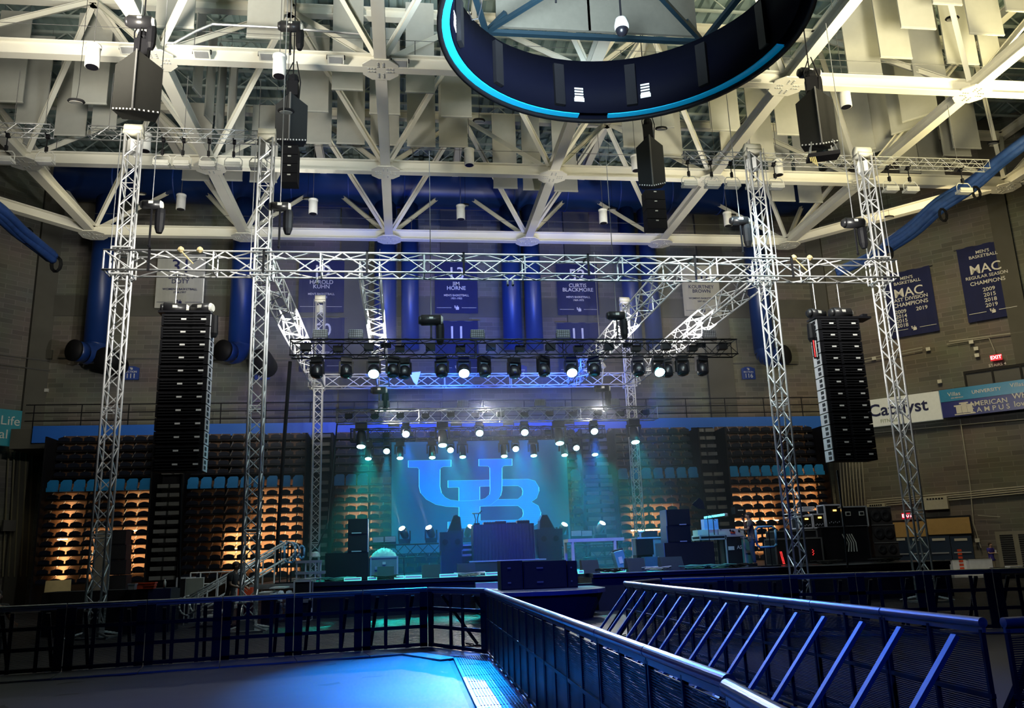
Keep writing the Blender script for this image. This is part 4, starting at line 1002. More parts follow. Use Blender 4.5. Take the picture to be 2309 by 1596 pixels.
# blinders on the rigs throwing white light along the silver trusses
BLN = mat('blinder_face', (1, .97, .9), .4, emit=10, ecol=(1, .97, .92))
for x, y, z, lab, e, aim in ((-3.2, 26.9, z1+.35, 'by the left side truss', 600, (-3.9, 29, ZT)), (-.6, 26.9, z1+.35, 'under the inner left truss', 520, (-1, 29, ZT)), (7.6, 26.9, z1+.35, 'under the inner right truss', 520, (8, 29, ZT)), (10.2, 26.9, z1+.35, 'by the right side truss', 700, (10.8, 28.6, ZT)),
                 (-1.2, 33.6, z2+.32, 'on the second rig at left', 800, (0, 33, z2)), (3.2, 33.6, z2+.32, 'on the second rig at the middle', 1200, (3.2, 33, z2)), (8.2, 33.6, z2+.32, 'on the second rig at right', 800, (8, 33, z2))):
    t = thing('blinder_light', 'small white blinder '+lab, 'stage light', (x, y, z))
    MB().box((0, 0, 0), (.34, .12, .16), 0, .5).build('housing', BLKM, t); MB().box((0, .03, .07), (.28, .08, .02), 0, .5).build('face', BLN, t)
    MB().tube((0, -.05, -.08), (0, -.4, -.2), .02).build('clamp', BLKM, t)
    lamp('SPOT', 'blinder_beam', (x, y+.1, z+.2), aim, e*6, (1, .97, .92), .12, 78, .9)
# ================================================================ video screen
def emis(name, c1, c2, z0, z1, s, stripes=False, radial=None):
    m = bpy.data.materials.new(name); m.use_nodes = True; nt = m.node_tree; N = nt.nodes; L = nt.links; b = N['Principled BSDF']
    b.inputs['Base Color'].default_value = (.01, .01, .012, 1); b.inputs['Roughness'].default_value = .5
    tc = N.new('ShaderNodeTexCoord'); sx = N.new('ShaderNodeSeparateXYZ'); L.new(tc.outputs['Object'], sx.inputs[0])
    mr = N.new('ShaderNodeMapRange'); L.new(sx.outputs['X' if radial else 'Z'], mr.inputs['Value'])
    if radial:
        a = N.new('ShaderNodeMath'); a.operation = 'SUBTRACT'; a.inputs[1].default_value = radial; L.new(sx.outputs['X'], a.inputs[0])
        q = N.new('ShaderNodeMath'); q.operation = 'ABSOLUTE'; L.new(a.outputs[0], q.inputs[0]); L.new(q.outputs[0], mr.inputs['Value'])
    mr.inputs['From Min'].default_value = z0; mr.inputs['From Max'].default_value = z1
    mx = N.new('ShaderNodeMix'); mx.data_type = 'RGBA'; mx.inputs['A'].default_value = (*c1, 1); mx.inputs['B'].default_value = (*c2, 1)
    L.new(mr.outputs[0], mx.inputs['Factor']); out = mx.outputs['Result']
    if stripes:
        wv = N.new('ShaderNodeTexWave'); wv.bands_direction = 'Z'; wv.inputs['Scale'].default_value = 3.2; L.new(tc.outputs['Object'], wv.inputs['Vector'])
        m2 = N.new('ShaderNodeMapRange'); L.new(sx.outputs['Z'], m2.inputs['Value']); m2.inputs['From Min'].default_value = 5.0; m2.inputs['From Max'].default_value = 3.4; m2.inputs['To Max'].default_value = .22
        mm = N.new('ShaderNodeMath'); mm.operation = 'MULTIPLY'; L.new(wv.outputs['Fac'], mm.inputs[0]); L.new(m2.outputs[0], mm.inputs[1])
        x2 = N.new('ShaderNodeMix'); x2.data_type = 'RGBA'; L.new(mm.outputs[0], x2.inputs['Factor']); L.new(out, x2.inputs['A']); x2.inputs['B'].default_value = (0, .06, .45, 1); out = x2.outputs['Result']
    L.new(out, b.inputs['Emission Color']); b.inputs['Emission Strength'].default_value = s; return m
YS = 40.0
tl = at(882, 995, YS); tr_ = at(1277, 1000, YS)
scr = thing('video_screen', 'large blue video screen with interlocked UB emblem behind the stage', 'screen', (0, 0, 0))
MB().bb((tl.x, YS+.03, 1.9), (tr_.x, YS+.25, tl.z)).build('cabinet', BLK, scr)
MB().bb((tl.x+.02, YS, 1.92), (tr_.x-.02, YS+.03, tl.z-.02)).build('picture', emis('screen_picture', (.0, .07, .33), (.0, .12, .22), 1.2, 4.2, .62, radial=(tl.x+tr_.x)/2), scr)
def zp(l): return [(at(870+x/5.498, 980+y/5.498, YS-.03).x, at(870+x/5.498, 980+y/5.498, YS-.03).z) for x, y in l]
U = [(278,320),(810,312),(808,395),(715,395),(685,408),(674,430),(672,640),(690,720),(735,775),(800,808),(905,820),(1040,818),(1165,808),(1230,790),(1285,740),(1292,690),(1288,410),(1268,390),(1152,388),(1152,303),(1565,298),(1565,382),(1460,385),(1442,410),(1440,690),(1424,755),(1390,800),(1300,870),(1165,890),(905,898),(750,890),(620,865),(500,800),(430,720),(412,640),(412,430),(395,407),(278,405)]
BP = [[(770,568),(1640,551),(1640,632),(1165,643),(905,655),(880,652),(770,655)],
      [(905,650),(1162,643),(1168,1160),(905,1160)],
      [(1640,551),(1760,548),(1850,572),(1897,650),(1900,700),(1870,785),(1805,832),(1700,860),(1640,880),(1640,797),(1690,750),(1697,700),(1685,660),(1640,632)],
      [(1165,808),(1640,797),(1640,880),(1165,888)],
      [(1640,880),(1640,840),(1805,832),(1890,880),(1922,960),(1915,1030),(1880,1100),(1810,1140),(1640,1150),(1640,1055),(1695,1015),(1705,975),(1695,925)],
      [(1168,1065),(1640,1055),(1640,1150),(1168,1158)], [(770,1080),(905,1078),(905,1162),(770,1165)]]
m_ = MB(); m_.prism(zp(U), YS-.02, YS-.004)
for q in BP: m_.prism(zp(q), YS-.021, YS-.004)
m_.build('emblem', emis('emblem_blue', (.0, .36, 1), (.0, .18, 1), 2.5, 6.0, .95, stripes=True), scr)
OUT = [(zp(U), True), (zp([(905,820),(905,655),(880,652),(770,655),(770,568),(1288,560)]), False), (zp([(1442,552),(1640,551),(1760,548),(1850,572),(1897,650),(1900,700),(1870,785),(1805,832),(1890,880),(1922,960),(1915,1030),(1880,1100),(1810,1140)]), False),
       (zp([(1445,633),(1640,632),(1685,660),(1697,700),(1690,750),(1640,797),(1390,800)]), False), (zp([(1290,636),(1165,643),(1166,808)]), False), (zp([(905,898),(905,1078),(770,1080),(770,1165)]), False), (zp([(1168,888),(1640,880),(1695,925),(1705,975),(1695,1015),(1640,1055),(1168,1065),(1168,888)]), False)]
m_ = MB()
for l, cl_ in OUT:
    if cl_: l = l[:29]+[None]+l[29:]+[l[0]]
    for a, b in zip(l[:-1], l[1:]):
        if a is None or b is None: continue
        m_.bar((a[0], YS-.024, a[1]), (b[0], YS-.024, b[1]), .03, .006)
m_.build('emblem_outline', mat('outline_cyan', (.1, .6, 1), .5, emit=1.0, ecol=(.1, .62, 1)), scr)
# ================================================================ stage
DK = 1.05; SB = 40.6
DECKM = mat('stage_deck', (.02, .02, .025), .4, spec=.3, var=.3, scale=3); SKIRT = mat('stage_skirt', (.008, .008, .011), .9, var=.3)
st = thing('stage_platform', 'long black stage deck with dark skirt behind the barricades', 'stage', (0, 0, 0))
MB().bb((-4.6, 26.5, DK-.12), (5.4, 39.6, DK)).bb((5.4, 24.4, DK-.12), (16.6, 39.6, DK)).build('deck', DECKM, st)
MB().bb((-3.2, 26.56, .0), (5.4, 26.6, DK-.12)).bb((5.36, 24.46, 0), (5.44, 26.6, DK-.12)).bb((5.4, 24.46, 0), (16.6, 24.5, DK-.12)).build('skirt', SKIRT, st)
MB().bb((-4.6, 26.44, DK-.14), (-3.2, 26.5, DK)).bb((5.4, 24.36, DK-.02), (16.6, 24.4, DK)).build('edge_trim', ALUD, st)
m_ = MB()
for x in (-4.5, -3.9, -3.3): m_.tube((x, 26.7, 0), (x, 26.7, DK-.12), .03, 6)
m_.build('leg', ALUD, st)
# thrust platform
px_ = at(1215, 1320, 22.6)
cx = px_.x; tw = 1.75
poly = [(cx-tw+.1, 24.3), (cx-tw, 22.4)]+[(cx-tw*math.cos(a)*.95, 22.2-1.1*math.sin(a)) for a in [i*PI/12 for i in range(1, 12)]]+[(cx+tw, 22.4), (cx+tw-.1, 24.3)]
n = len(poly); tp_ = thing('thrust_platform', 'low dark thrust platform with rounded nose in front of the stage', 'stage', (0, 0, 0))
zt_ = .74
MB().add([(x, y, zt_-.1) for x, y in poly]+[(x, y, zt_) for x, y in poly], [tuple(range(n-1, -1, -1)), tuple(range(n, 2*n))]+[(i, (i+1) % n, (i+1) % n+n, i+n) for i in range(n)]).build('top', mat('thrust_top', (.05, .06, .1), .5), tp_)
q = [(cx+(x-cx)*.8, 23+(y-23)*.8) for x, y in poly]
MB().add([(x, y, 0) for x, y in q]+[(cx+(x-cx)*.97, 23+(y-23)*.97, zt_-.1) for x, y in poly], [(i, (i+1) % n, (i+1) % n+n, i+n) for i in range(n)]).build('fascia', SKIRT, tp_)
m_ = MB()
for k in range(5): m_.bb((at(1100, 1300, 25).x-.3, 24.6+k*.28, .05), (at(1100, 1300, 25).x+.45, 24.85+k*.28, .2+k*.17))
tag(m_.build('stage_steps', ALUD), 'short grey steps left of the thrust subwoofers', 'steps')
m_ = MB()
for k in range(3): m_.bb((at(1316, 1300, 23.5).x-.35, 23.3+k*.3, .1), (at(1316, 1300, 23.5).x+.35, 23.55+k*.3, .4+k*.2))
tag(m_.build('stage_steps', DGREY), 'small dark steps right of the thrust subwoofers', 'steps')
def item(name, label, cat, x0, x1, y0, Y, d, m, z0=DK, rz=0, group=None, part='body', bev=0):
    a = at(x0, (y0+1290)/2, Y).x; b = at(x1, (y0+1290)/2, Y).x; z1_ = at((x0+x1)/2, y0, Y).z; w = b-a
    t = thing(name, label, cat, ((a+b)/2, Y+d/2, z0), rz, group); t['w'] = 0; del t['w']
    h = max(.05, z1_-z0); MB().bb((-w/2, -d/2, 0), (w/2, d/2, h)).build(part, m, t); return t, w, h
def frontdetail(t, w, h, d, grille=True, feet=False, handles=False, edge=None):
    if grille:
        m_ = MB().bb((-w/2+.03, -d/2-.02, .03), (w/2-.03, -d/2, h-.03)); m_.build('grille', DGREY if grille is True else grille, t)
    if edge:
        e = MB(); r = .022
        for x in (-w/2, w/2):
            for y in (-d/2, d/2): e.bar((x, y, 0), (x, y, h), r*2)
        for z in (0, h):
            for y in (-d/2, d/2): e.bar((-w/2, y, z), (w/2, y, z), r*2)
            for x in (-w/2, w/2): e.bar((x, -d/2, z), (x, d/2, z), r*2)
        e.build('corner_edges', edge, t)
    if handles:
        m_ = MB()
        for x in (-w*.25, w*.25): m_.bb((x-.08, -d/2-.03, h*.5-.05), (x+.08, -d/2-.01, h*.5+.05))
        m_.build('handle', ALUD, t)
def caster(t, w, d):
    m_ = MB()
    for x in (-w/2+.08, w/2-.08):
        for y in (-d/2+.08, d/2-.08): m_.tube((x-.02, y, .05), (x+.02, y, .05), .05, 10)
    m_.build('caster', RUB, t)
SUB = mat('sub_black', (.006, .007, .012), .55, spec=.2)
SN = mat('speaker_navy', (.012, .02, .035), .6, spec=.2)
t, w_, h = item('subwoofer', 'large black subwoofer at the left stage edge', 'speaker', 733, 830, 1246, 27.2, .9, SUB); frontdetail(t, w_, h, .9)
zs = DK+h
for k, (y0, lab) in enumerate(((1204, 'lower'), (1170, 'upper'))):
    t, w_, h = item('side_fill_speaker', lab+' speaker box standing on the left edge subwoofer', 'speaker', 784, 828, y0, 27.3, .7, SUB, z0=zs); frontdetail(t, w_, h, .7)
    MB().bb((-w_*.3, -.4, .02), (w_*.2, -.38, .05)).build('badge', OFFW, t); MB().bb((w_/2, -.3, .0), (w_/2+.02, .3, h)).build('side_panel', ALUD, t); zs += h
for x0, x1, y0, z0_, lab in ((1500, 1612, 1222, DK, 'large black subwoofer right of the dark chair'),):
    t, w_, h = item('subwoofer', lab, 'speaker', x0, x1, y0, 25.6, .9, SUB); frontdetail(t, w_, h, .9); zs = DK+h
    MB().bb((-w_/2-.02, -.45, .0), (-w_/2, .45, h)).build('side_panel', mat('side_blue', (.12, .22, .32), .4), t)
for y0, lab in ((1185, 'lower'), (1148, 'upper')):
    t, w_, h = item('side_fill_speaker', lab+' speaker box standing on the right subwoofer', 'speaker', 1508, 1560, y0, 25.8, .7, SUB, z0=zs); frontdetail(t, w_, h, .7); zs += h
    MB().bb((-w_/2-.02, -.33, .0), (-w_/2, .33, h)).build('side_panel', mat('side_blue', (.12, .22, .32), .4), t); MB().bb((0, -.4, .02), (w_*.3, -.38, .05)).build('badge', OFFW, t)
# floor wedges
wg = [None]
for i, (x0, x1, y0, Y, lab) in enumerate(((850, 888, 1277, 27.2, 'leftmost, in front of the teal-lit case'), (951, 993, 1273, 27.2, 'left of the left speaker stack'), (1032, 1073, 1270, 27.2, 'in front of the table riser'),
        (1315, 1353, 1262, 25, 'right of the thrust subwoofers'), (1418, 1458, 1258, 25, 'under the leaning trolley'), (1495, 1545, 1255, 25, 'in front of the right subwoofer'))):
    a = at(x0, 1290, Y).x; b = at(x1, 1290, Y).x; h = at((x0+x1)/2, y0, Y).z-DK; w_ = b-a
    t = thing('floor_monitor', 'black wedge floor monitor '+lab, 'speaker', ((a+b)/2, Y+.25, DK))
    m_ = MB(); m_.M = Matrix.Rotation(PI/2, 4, 'Z')
    m_.prism([(-.28, 0), (.28, 0), (.2, h), (-.02, h)], -w_/2, w_/2); m_.build('cabinet', SN, t)
    MB().bar((-w_/2+.02, .0, h*.95), (w_/2-.02, .0, h*.95), .02).build('edge', DGREY, t)
# tops: tilted monitors and boxes flanking the table
for sgn, X0_, X1_, y0, y1, tx, lab in ((-1, 992, 1044, 1199, 1240, (1012, 1042), 'left'), (1, 1212, 1270, 1192, 1232, (1218, 1247), 'right')):
    t, w_, h = item('speaker_box', 'lower speaker box of the stack %s of the black table' % lab, 'speaker', X0_+3, X1_-2, y1, 30, .8, SN); frontdetail(t, w_, h, .8, grille=False); z_ = DK+h
    t, w_, h = item('speaker_box', 'upper speaker box with two round vents, %s of the black table' % lab, 'speaker', X0_, X1_, y0, 30, .8, SN, z0=z_)
    m_ = MB()
    for x in (-.22, .22): m_.lathe((x, -.42, h*.45), [(.001, 0), (.1, 0), (.1, .02), (.001, .02)], 16, Matrix.Rotation(PI/2, 4, 'X'))
    m_.build('vent', BLK, t); z_ += h
    a = at(tx[0], 1190, 30).x; b = at(tx[1], 1190, 30).x; hh = at((tx[0]+tx[1])/2, 1160, 30).z-z_; k = (b-a)
    t = thing('tilted_monitor', 'monitor standing on end on the %s speaker stack' % lab, 'speaker', ((a+b)/2, 30.4, z_))
    pl_ = [(-k*.6, 0), (k*.5, 0), (k*.4, hh*.85), (k*.1, hh), (-k*.1, hh*.95)] if sgn < 0 else [(-k*.5, 0), (k*.7, 0), (k*.15, hh), (-k*.25, hh), (-k*.45, hh*.6)]
    MB().prism(pl_, -.25, .25).build('cabinet', SN, t); MB().prism([(x*.8, z*.85+.05) for x, z in pl_], -.265, -.25).build('grille', DGREY, t)
# DJ table and riser
t, w_, h = item('table_riser', 'dark low riser under the black covered table', 'riser', 1058, 1232, 1262, 29, 2.4, DECKM); MB().bb((-w_/2, -1.24, h-.04), (w_/2, -1.2, h)).build('edge_trim', ALUD, t); zr = DK+h
t, w_, h = item('covered_table', 'large table under a dark blue-black cloth at centre stage', 'table', 1068, 1206, 1181, 29.6, 1.1, mat('table_cloth', (.02, .02, .05), .8, bump=.2, scale=3), z0=zr, part='cloth')
m_ = MB()
for k in range(18): m_.tube((-w_/2+.05+k*w_/18, -.56, .0), (-w_/2+.05+k*w_/18, -.555, h), .03, 6)
m_.build('cloth_folds', mat('table_cloth', (.02, .02, .05), .8), t); zt2 = zr+h
def ontable(px0, px1, py, name, label, m, Y=29.9, cat='equipment'):
    return item(name, label, cat, px0, px1, py, Y, .45, m, z0=zt2+.002)
for a, b, c_, nm, lab in ((1092, 1118, 1177, 'media_player', 'flat deck on the table, left'), (1118, 1143, 1175, 'media_player', 'dark raised deck on the table, middle'), (1144, 1166, 1178, 'mixer', 'low mixer on the covered table'), (1168, 1196, 1173, 'media_player', 'raised deck near the right end of the table')):
    t, w_, h = ontable(a, b, c_, nm, lab, BLKM); m_ = MB()
    for k in range(4): m_.lathe((-w_*.35+k*w_*.22, -.1, h), [(.02, 0), (.02, .03)], 8)
    m_.build('knob', ALUD, t)
t, w_, h = ontable(1071, 1083, 1179, 'laptop_stand', 'black open stand at the left end of the covered table', BLK)
m_ = MB()
for s in (-1, 1): m_.path([(s*.06, 0, 0), (s*.03, 0, .2), (s*.09, 0, .42)], .015, 5)
m_.box((0, 0, .42), (.3, .25, .02), 0, .2).tube((.1, 0, .42), (.2, 0, .5), .02); m_.build('legs', BLKM, t)
# rack units left of table
zz = DK
for k, (y0, lab) in enumerate(((1252, 'lowest'), (1240, 'middle'), (1229, 'top'))):
    t, w_, h = item('rack_case', lab+' small road case of the stack left of the covered table', 'case', 1040+k, 1069, y0, 30.6, .5, mat('rack_grey', (.18, .2, .2), .5), z0=zz); frontdetail(t, w_, h, .5, grille=BLK, edge=CASEW); zz += h+.02
# teal lit flight case + clothes
t, w_, h = item('flight_case', 'grey flight case under a pile of cloth at stage left', 'case', 836, 896, 1256, 28, .7, mat('case_panel', (.16, .2, .2), .5)); frontdetail(t, w_, h, .7, grille=False, handles=True, edge=CASEW)
MB().box((0, -.37, h*.72), (.1, .02, .08)).build('latch', OFFW, t)
p = (at(866, 1250, 28.3).x, 28.35, DK+h)
t = thing('cloth_pile', 'crumpled pale cloth heap on the flight case', 'cloth', p); m_ = MB()
random.seed(3)
gn = 16
for j in range(gn+1):
    for i in range(gn+1):
        u, v_ = 2*i/gn-1, 2*j/gn-1; r2_ = min(1, u*u+v_*v_)
        m_.v.append(Vector((u*.42, v_*.28, .01+.34*(1-r2_)**.7*(.45+.55*abs(math.sin(i*1.9+j*.8)*math.cos(j*1.3-i*.6))) )))
for j in range(gn):
    for i in range(gn): a = j*(gn+1)+i; m_.f.append((a, a+1, a+gn+2, a+gn+1))
m_.build('cloth', mat('pale_cloth2', (.35, .45, .42), .9), t, True)
# deck-edge steps; the teal light on them is painted in as emission
STEPGLOW = mat('step_painted_glow', (.5, .8, .75), .4, emit=.75, ecol=(.12, 1, .75))
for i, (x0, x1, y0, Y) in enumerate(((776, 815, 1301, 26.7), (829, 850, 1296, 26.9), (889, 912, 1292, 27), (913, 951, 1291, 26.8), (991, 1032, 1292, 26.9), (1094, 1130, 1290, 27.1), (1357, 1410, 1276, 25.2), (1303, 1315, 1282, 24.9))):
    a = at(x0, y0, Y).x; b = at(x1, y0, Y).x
    t = thing('deck_step', 'deck-edge step with teal light painted as glow, '+['far left by the subwoofer', 'second from the left', 'right of the flight case', 'beside the second floor monitor', 'before the left speaker stack', 'before the riser', 'under the white table', 'just right of the thrust subwoofers'][i], 'batten', ((a+b)/2, Y, DK))
    MB().bb(((a-b)/2, -.06, 0), ((b-a)/2, .06, .1)).build('body', STEPGLOW, t); MB().bb(((a-b)/2+.02, -.065, .03), ((b-a)/2-.02, -.06, .08)).build('step_face', WHITE, t)
# thrust subwoofers
for i, (x0, x1) in enumerate(((1129, 1178), (1180, 1277), (1279, 1301))):
    t, w_, h = item('subwoofer', ['black box left in the row on the thrust platform', 'wide black subwoofer in the middle of the thrust platform', 'narrow black box at the right end of the thrust platform'][i], 'speaker', x0, x1, 1264, 22.8, .85, SUB, z0=zt_); frontdetail(t, w_, h, .85)
    m_ = MB()
    for z in (h*.25, h*.75): m_.bb((-w_*.2, -.455, z-.02), (-w_*.05, -.445, z+.02))
    m_.build('badge', GREY, t)
# rear low truss carrying floor lights
for x0, x1, lab in ((828, 994, 'low black truss across the deck left of the stacks'), (1268, 1420, 'low black truss behind the white table')):
    a = at(x0, 1245, 34); b = at(x1, 1240, 34); t = thing('floor_truss', lab, 'truss', (a.x, 34, a.z)); truss_parts(t, b.x-a.x, .45, .5, .45, BLKM, .025, .014)
    m_ = MB(); zz = a.z-DK-.25
    for x in (.1, (b.x-a.x)/2, b.x-a.x-.1): m_.tube((x, 0, -.25-zz), (x, 0, -.25), .03, 6)
    m_.build('leg', BLKM, t)
for px, py, tx, lab in ((905, 1190, -.9, 'first upturned spotlight from the left on the low truss'), (965, 1188, -.9, 'second upturned spotlight on the low truss'), (1062, 1186, .3, 'upturned spotlight peeping out left of the table'), (1273, 1181, .9, 'upturned spotlight right of the right speaker stack'), (1358, 1178, 1.0, 'pale upturned spotlight above the white table')):
    a = at(px, py, 34); z_ = a.z-.62
    t = thing('floor_moving_head', lab, 'stage light', (a.x+.12*(1 if tx < 0 else -1), 34, z_))
    MB().box((0, 0, .07), (.45, .4, .14)).build('base', BLKM, t); s_ = -1 if tx < 0 else 1
    y_ = MB()
    for s in (-1, 1): y_.box((s*.22, 0, .3), (.06, .14, .4))
    y_.box((0, 0, .16), (.48, .16, .06)); y_.build('yoke', BLKM if px < 1300 else GREY, t)
    R = Matrix.Rotation(s_*.42, 4, 'Y') @ Matrix.Rotation(.55, 4, 'X')
    MB().lathe((0, 0, .38), [(.1, -.2), (.15, -.1), (.16, .15), (.14, .27)], 16, R).build('head', BLKG if px < 1300 else GREY, t, True)
    MB().lathe((0, 0, .38), [(.12, .27), (.12, .29), (.05, .30)], 16, R).build('lens', LENSW, t)
    d = R @ Vector((0, 0, 1)); p = Vector(t.location)+Vector((0, 0, .38))+d*.34
    lamp('SPOT', 'floor_beam', p, p+Vector((s_*.35, .0, 1.0)), 3500 if px < 1300 else 1000, (1, .95, .82), .04, 14, .5)
for x0, x1, y0, Y, lab in ((841, 865, 1211, 33.8, 'left panel of the pale pair at stage left'), (868, 892, 1210, 33.8, 'right panel of the pale pair at stage left'), (1288, 1310, 1197, 33.8, 'left panel of the striped pair above the white table'), (1312, 1334, 1197, 33.8, 'right panel of the striped pair above the white table')):
    a = at(x0, y0, Y); b = at(x1, y0, Y); w_ = b.x-a.x
    t = thing('blinder_light', 'pale square stage light, '+lab, 'stage light', ((a.x+b.x)/2, Y, a.z-.2)); MB().bb((-w_/2, -.05, 0), (w_/2, .05, .2)).build('face', OFFW, t)
    MB().bb((-w_/2-.02, .0, -.25), (w_/2+.02, .12, .22)).build('housing', BLKM, t); m_ = MB()
    for k in range(3): m_.bb((-w_/2, -.055, .05+k*.06), (w_/2, -.05, .06+k*.06))
    m_.build('slats', GREY, t)
# white table
a = at(1282, 1215, 26.5); b = at(1409, 1210, 26.5); z_ = a.z; w_ = b.x-a.x
t = thing('work_table', 'white-topped table with slim pale legs at stage right', 'table', ((a.x+b.x)/2, 27, DK)); hh = z_-DK
MB().bb((-w_/2, -.4, hh-.1), (w_/2, .4, hh)).build('top', WHITE, t)
for x, y in ((-w_/2+.15, -.35), (-w_/2+.05, .35), (w_/2-.3, -.35), (w_/2-.08, .35)): MB().tube((x, y, 0), (x, y, hh-.1), .055, 10).build('leg', WHITE, t)
# leaning trolley
a = at(1405, 1262, 25.6); t = thing('hand_trolley', 'pale blue trolley leaning back at stage right', 'trolley', (a.x, 25.8, DK))
m_ = MB(); m_.M = Matrix.Rotation(-.22, 4, 'Y'); m_.bb((-.14, -.2, .02), (.16, .2, .62)); m_.build('body', mat('trolley_blue', (.15, .4, .5), .4), t)
m_ = MB(); m_.M = Matrix.Rotation(-.22, 4, 'Y'); m_.bb((-.06, -.215, .25), (.06, -.2, .45)); m_.build('label_plate', WHITE, t)
m_ = MB(); m_.M = Matrix.Rotation(-.22, 4, 'Y'); m_.tube((-.16, -.1, .66), (.18, -.1, .66), .03).tube((-.1, 0, .6), (-.1, 0, .68), .02); m_.build('handle', BLKM, t)
# chair with high dark back
a = at(1458, 1240, 26.6); t = thing('padded_chair', 'dark padded chair back among cases at stage right', 'chair', (a.x, 26.8, DK))
m_ = MB(); m_.box((0, 0, .72), (.56, .1, .5)); m_.build('backrest', SUB, t); MB().box((0, .3, .42), (.52, .5, .1)).build('seat', SUB, t)
m_ = MB()
for x, y in ((-.24, 0), (.24, 0), (-.24, .5), (.24, .5)): m_.tube((x, y, 0), (x, y, .4), .02)
m_.build('leg', BLKM, t)
t, w_, h = item('flight_case', 'pale-topped case behind the dark chair', 'case', 1440, 1510, 1212, 28, .7, mat('case_panel', (.16, .2, .2), .5)); frontdetail(t, w_, h, .7, grille=False, edge=CASEW); zc = DK+h
MB().box((w_*.36, -.37, h*.55), (.14, .02, .1)).build('handle', OFFW, t)
t, w_, h = item('amplifier', 'grey box on the case behind the dark chair', 'equipment', 1456, 1486, 1197, 28.1, .4, DGREY, z0=zc); m_ = MB()
m_.tube((-w_/2-.1, 0, 0), (-w_/2-.1, 0, h), .04).tube((-w_/2-.15, 0, h*.9), (-w_/2+.05, 0, h), .05); m_.build('bracket', ALUD, t)
t, w_, h = item('keyboard_case', 'low teal box behind the floor monitor at right', 'case', 1455, 1488, 1255, 26.2, .4, mat('teal_box', (.08, .2, .22), .5)); MB().bb((w_/2-.05, -.22, 0), (w_/2, -.2, h)).build('edge', OFFW, t)
# monitor world: desks, cases
t, w_, h = item('flight_case', 'tall black case marked AS with pale edges', 'case', 1639, 1682, 1208, 27, .75, BLK); frontdetail(t, w_, h, .75, grille=False, edge=CASEW); text(t, 'AS', .16, OFFW, .12, h*.62, y=-.4); MB().box((-w_*.25, -.39, h*.6), (.2, .02, .12)).build('handle', OFFW, t); zc = DK+h
t, w_, h = item('flight_case', 'upright cyan-lit narrow case beside the AS case', 'case', 1680, 1700, 1211, 26.8, .6, mat('cyan_case', (.1, .35, .4), .5)); frontdetail(t, w_, h, .6, grille=False, edge=CASEW, handles=True)
t, w_, h = item('desk', 'long pale-edged equipment desk left of the AS case', 'desk', 1582, 1640, 1207, 27, .75, DGREY, z0=zc-.08); frontdetail(t, w_, h, .75, grille=False, edge=CASEW)
m_ = MB()
for s in (-1, 1):
    for y in (-.3, .3): m_.tube((s*w_*.45, y, DK-zc+.08), (s*w_*.45, y, 0), .03)
m_.build('leg', BLKM, t)
t, w_, h = item('open_case_lid', 'pale open case tray on the desk', 'case', 1577, 1622, 1194, 27.1, .5, mat('tray', (.5, .55, .58), .5), z0=zc+.02)
t, w_, h = item('equipment_tray', 'tray of cables and red plugs on the AS case', 'tray', 1624, 1681, 1192, 27.1, .5, OFFW, z0=zc+.005); m_ = MB()
random.seed(5)
for k in range(14): m_.lathe((-w_/2+.06+random.random()*(w_-.12), -.26+random.random()*.1, h*.5+random.random()*.1), [(.01, -.04), (.05, 0), (.02, .05)], 6)
m_.build('cables', BLK, t); MB().box((.05, -.27, h*.5), (.16, .03, .06)).build('red_plug', ORANGE, t)
t, w_, h = item('laptop', 'cyan-lit keyboard stand with screens on the desk', 'equipment', 1592, 1624, 1170, 27.2, .3, mat('screen_blue', (.1, .25, .5), .4, emit=.25, ecol=(.1, .3, 1)), z0=zc+.12)
a = at(1588, 1167, 27); b = at(1633, 1160, 27); t = thing('light_tube', 'glowing cyan light tube above the desk', 'stage light', a)
MB().tube((0, 0, 0), (b.x-a.x, 0, b.z-a.z), .035, 8).build('tube', mat('cyan_tube', (.3, .9, 1), .4, emit=2.5, ecol=(.1, .7, 1)), t); MB().tube((b.x-a.x, 0, b.z-a.z), (b.x-a.x+.1, 0, b.z-a.z), .045, 8).build('end_cap', CASEW, t); MB().tube((.3, .0, -.02), (.3, 0, DK-a.z), .015).build('stand', BLKM, t)
a = at(1602, 1215, 25.8); t = thing('boom_stand', 'tall thin stand with a paddle-shaped head above the subwoofer', 'stand', (a.x, 25.9, DK)); zz = at(1590, 1135, 25.9).z-DK
MB().tube((0, 0, 0), (0, 0, zz-.3), .012, 6).tube((.25, 0, zz-.55), (-.2, 0, zz+.02), .01, 5).build('pole', BLKM, t)
m_ = MB(); m_.M = Matrix.Translation((-.2, 0, zz)); m_.prism([(-.28, -.02), (-.08, -.16), (.14, -.18), (.1, .06), (-.02, .2)], -.015, .015); m_.build('paddle', DGREY, t)
m_ = MB()
for k in range(3): m_.tube((0, 0, .12), (.3*math.cos(k*2.1), .3*math.sin(k*2.1), 0), .012)
m_.build('leg', BLKM, t)
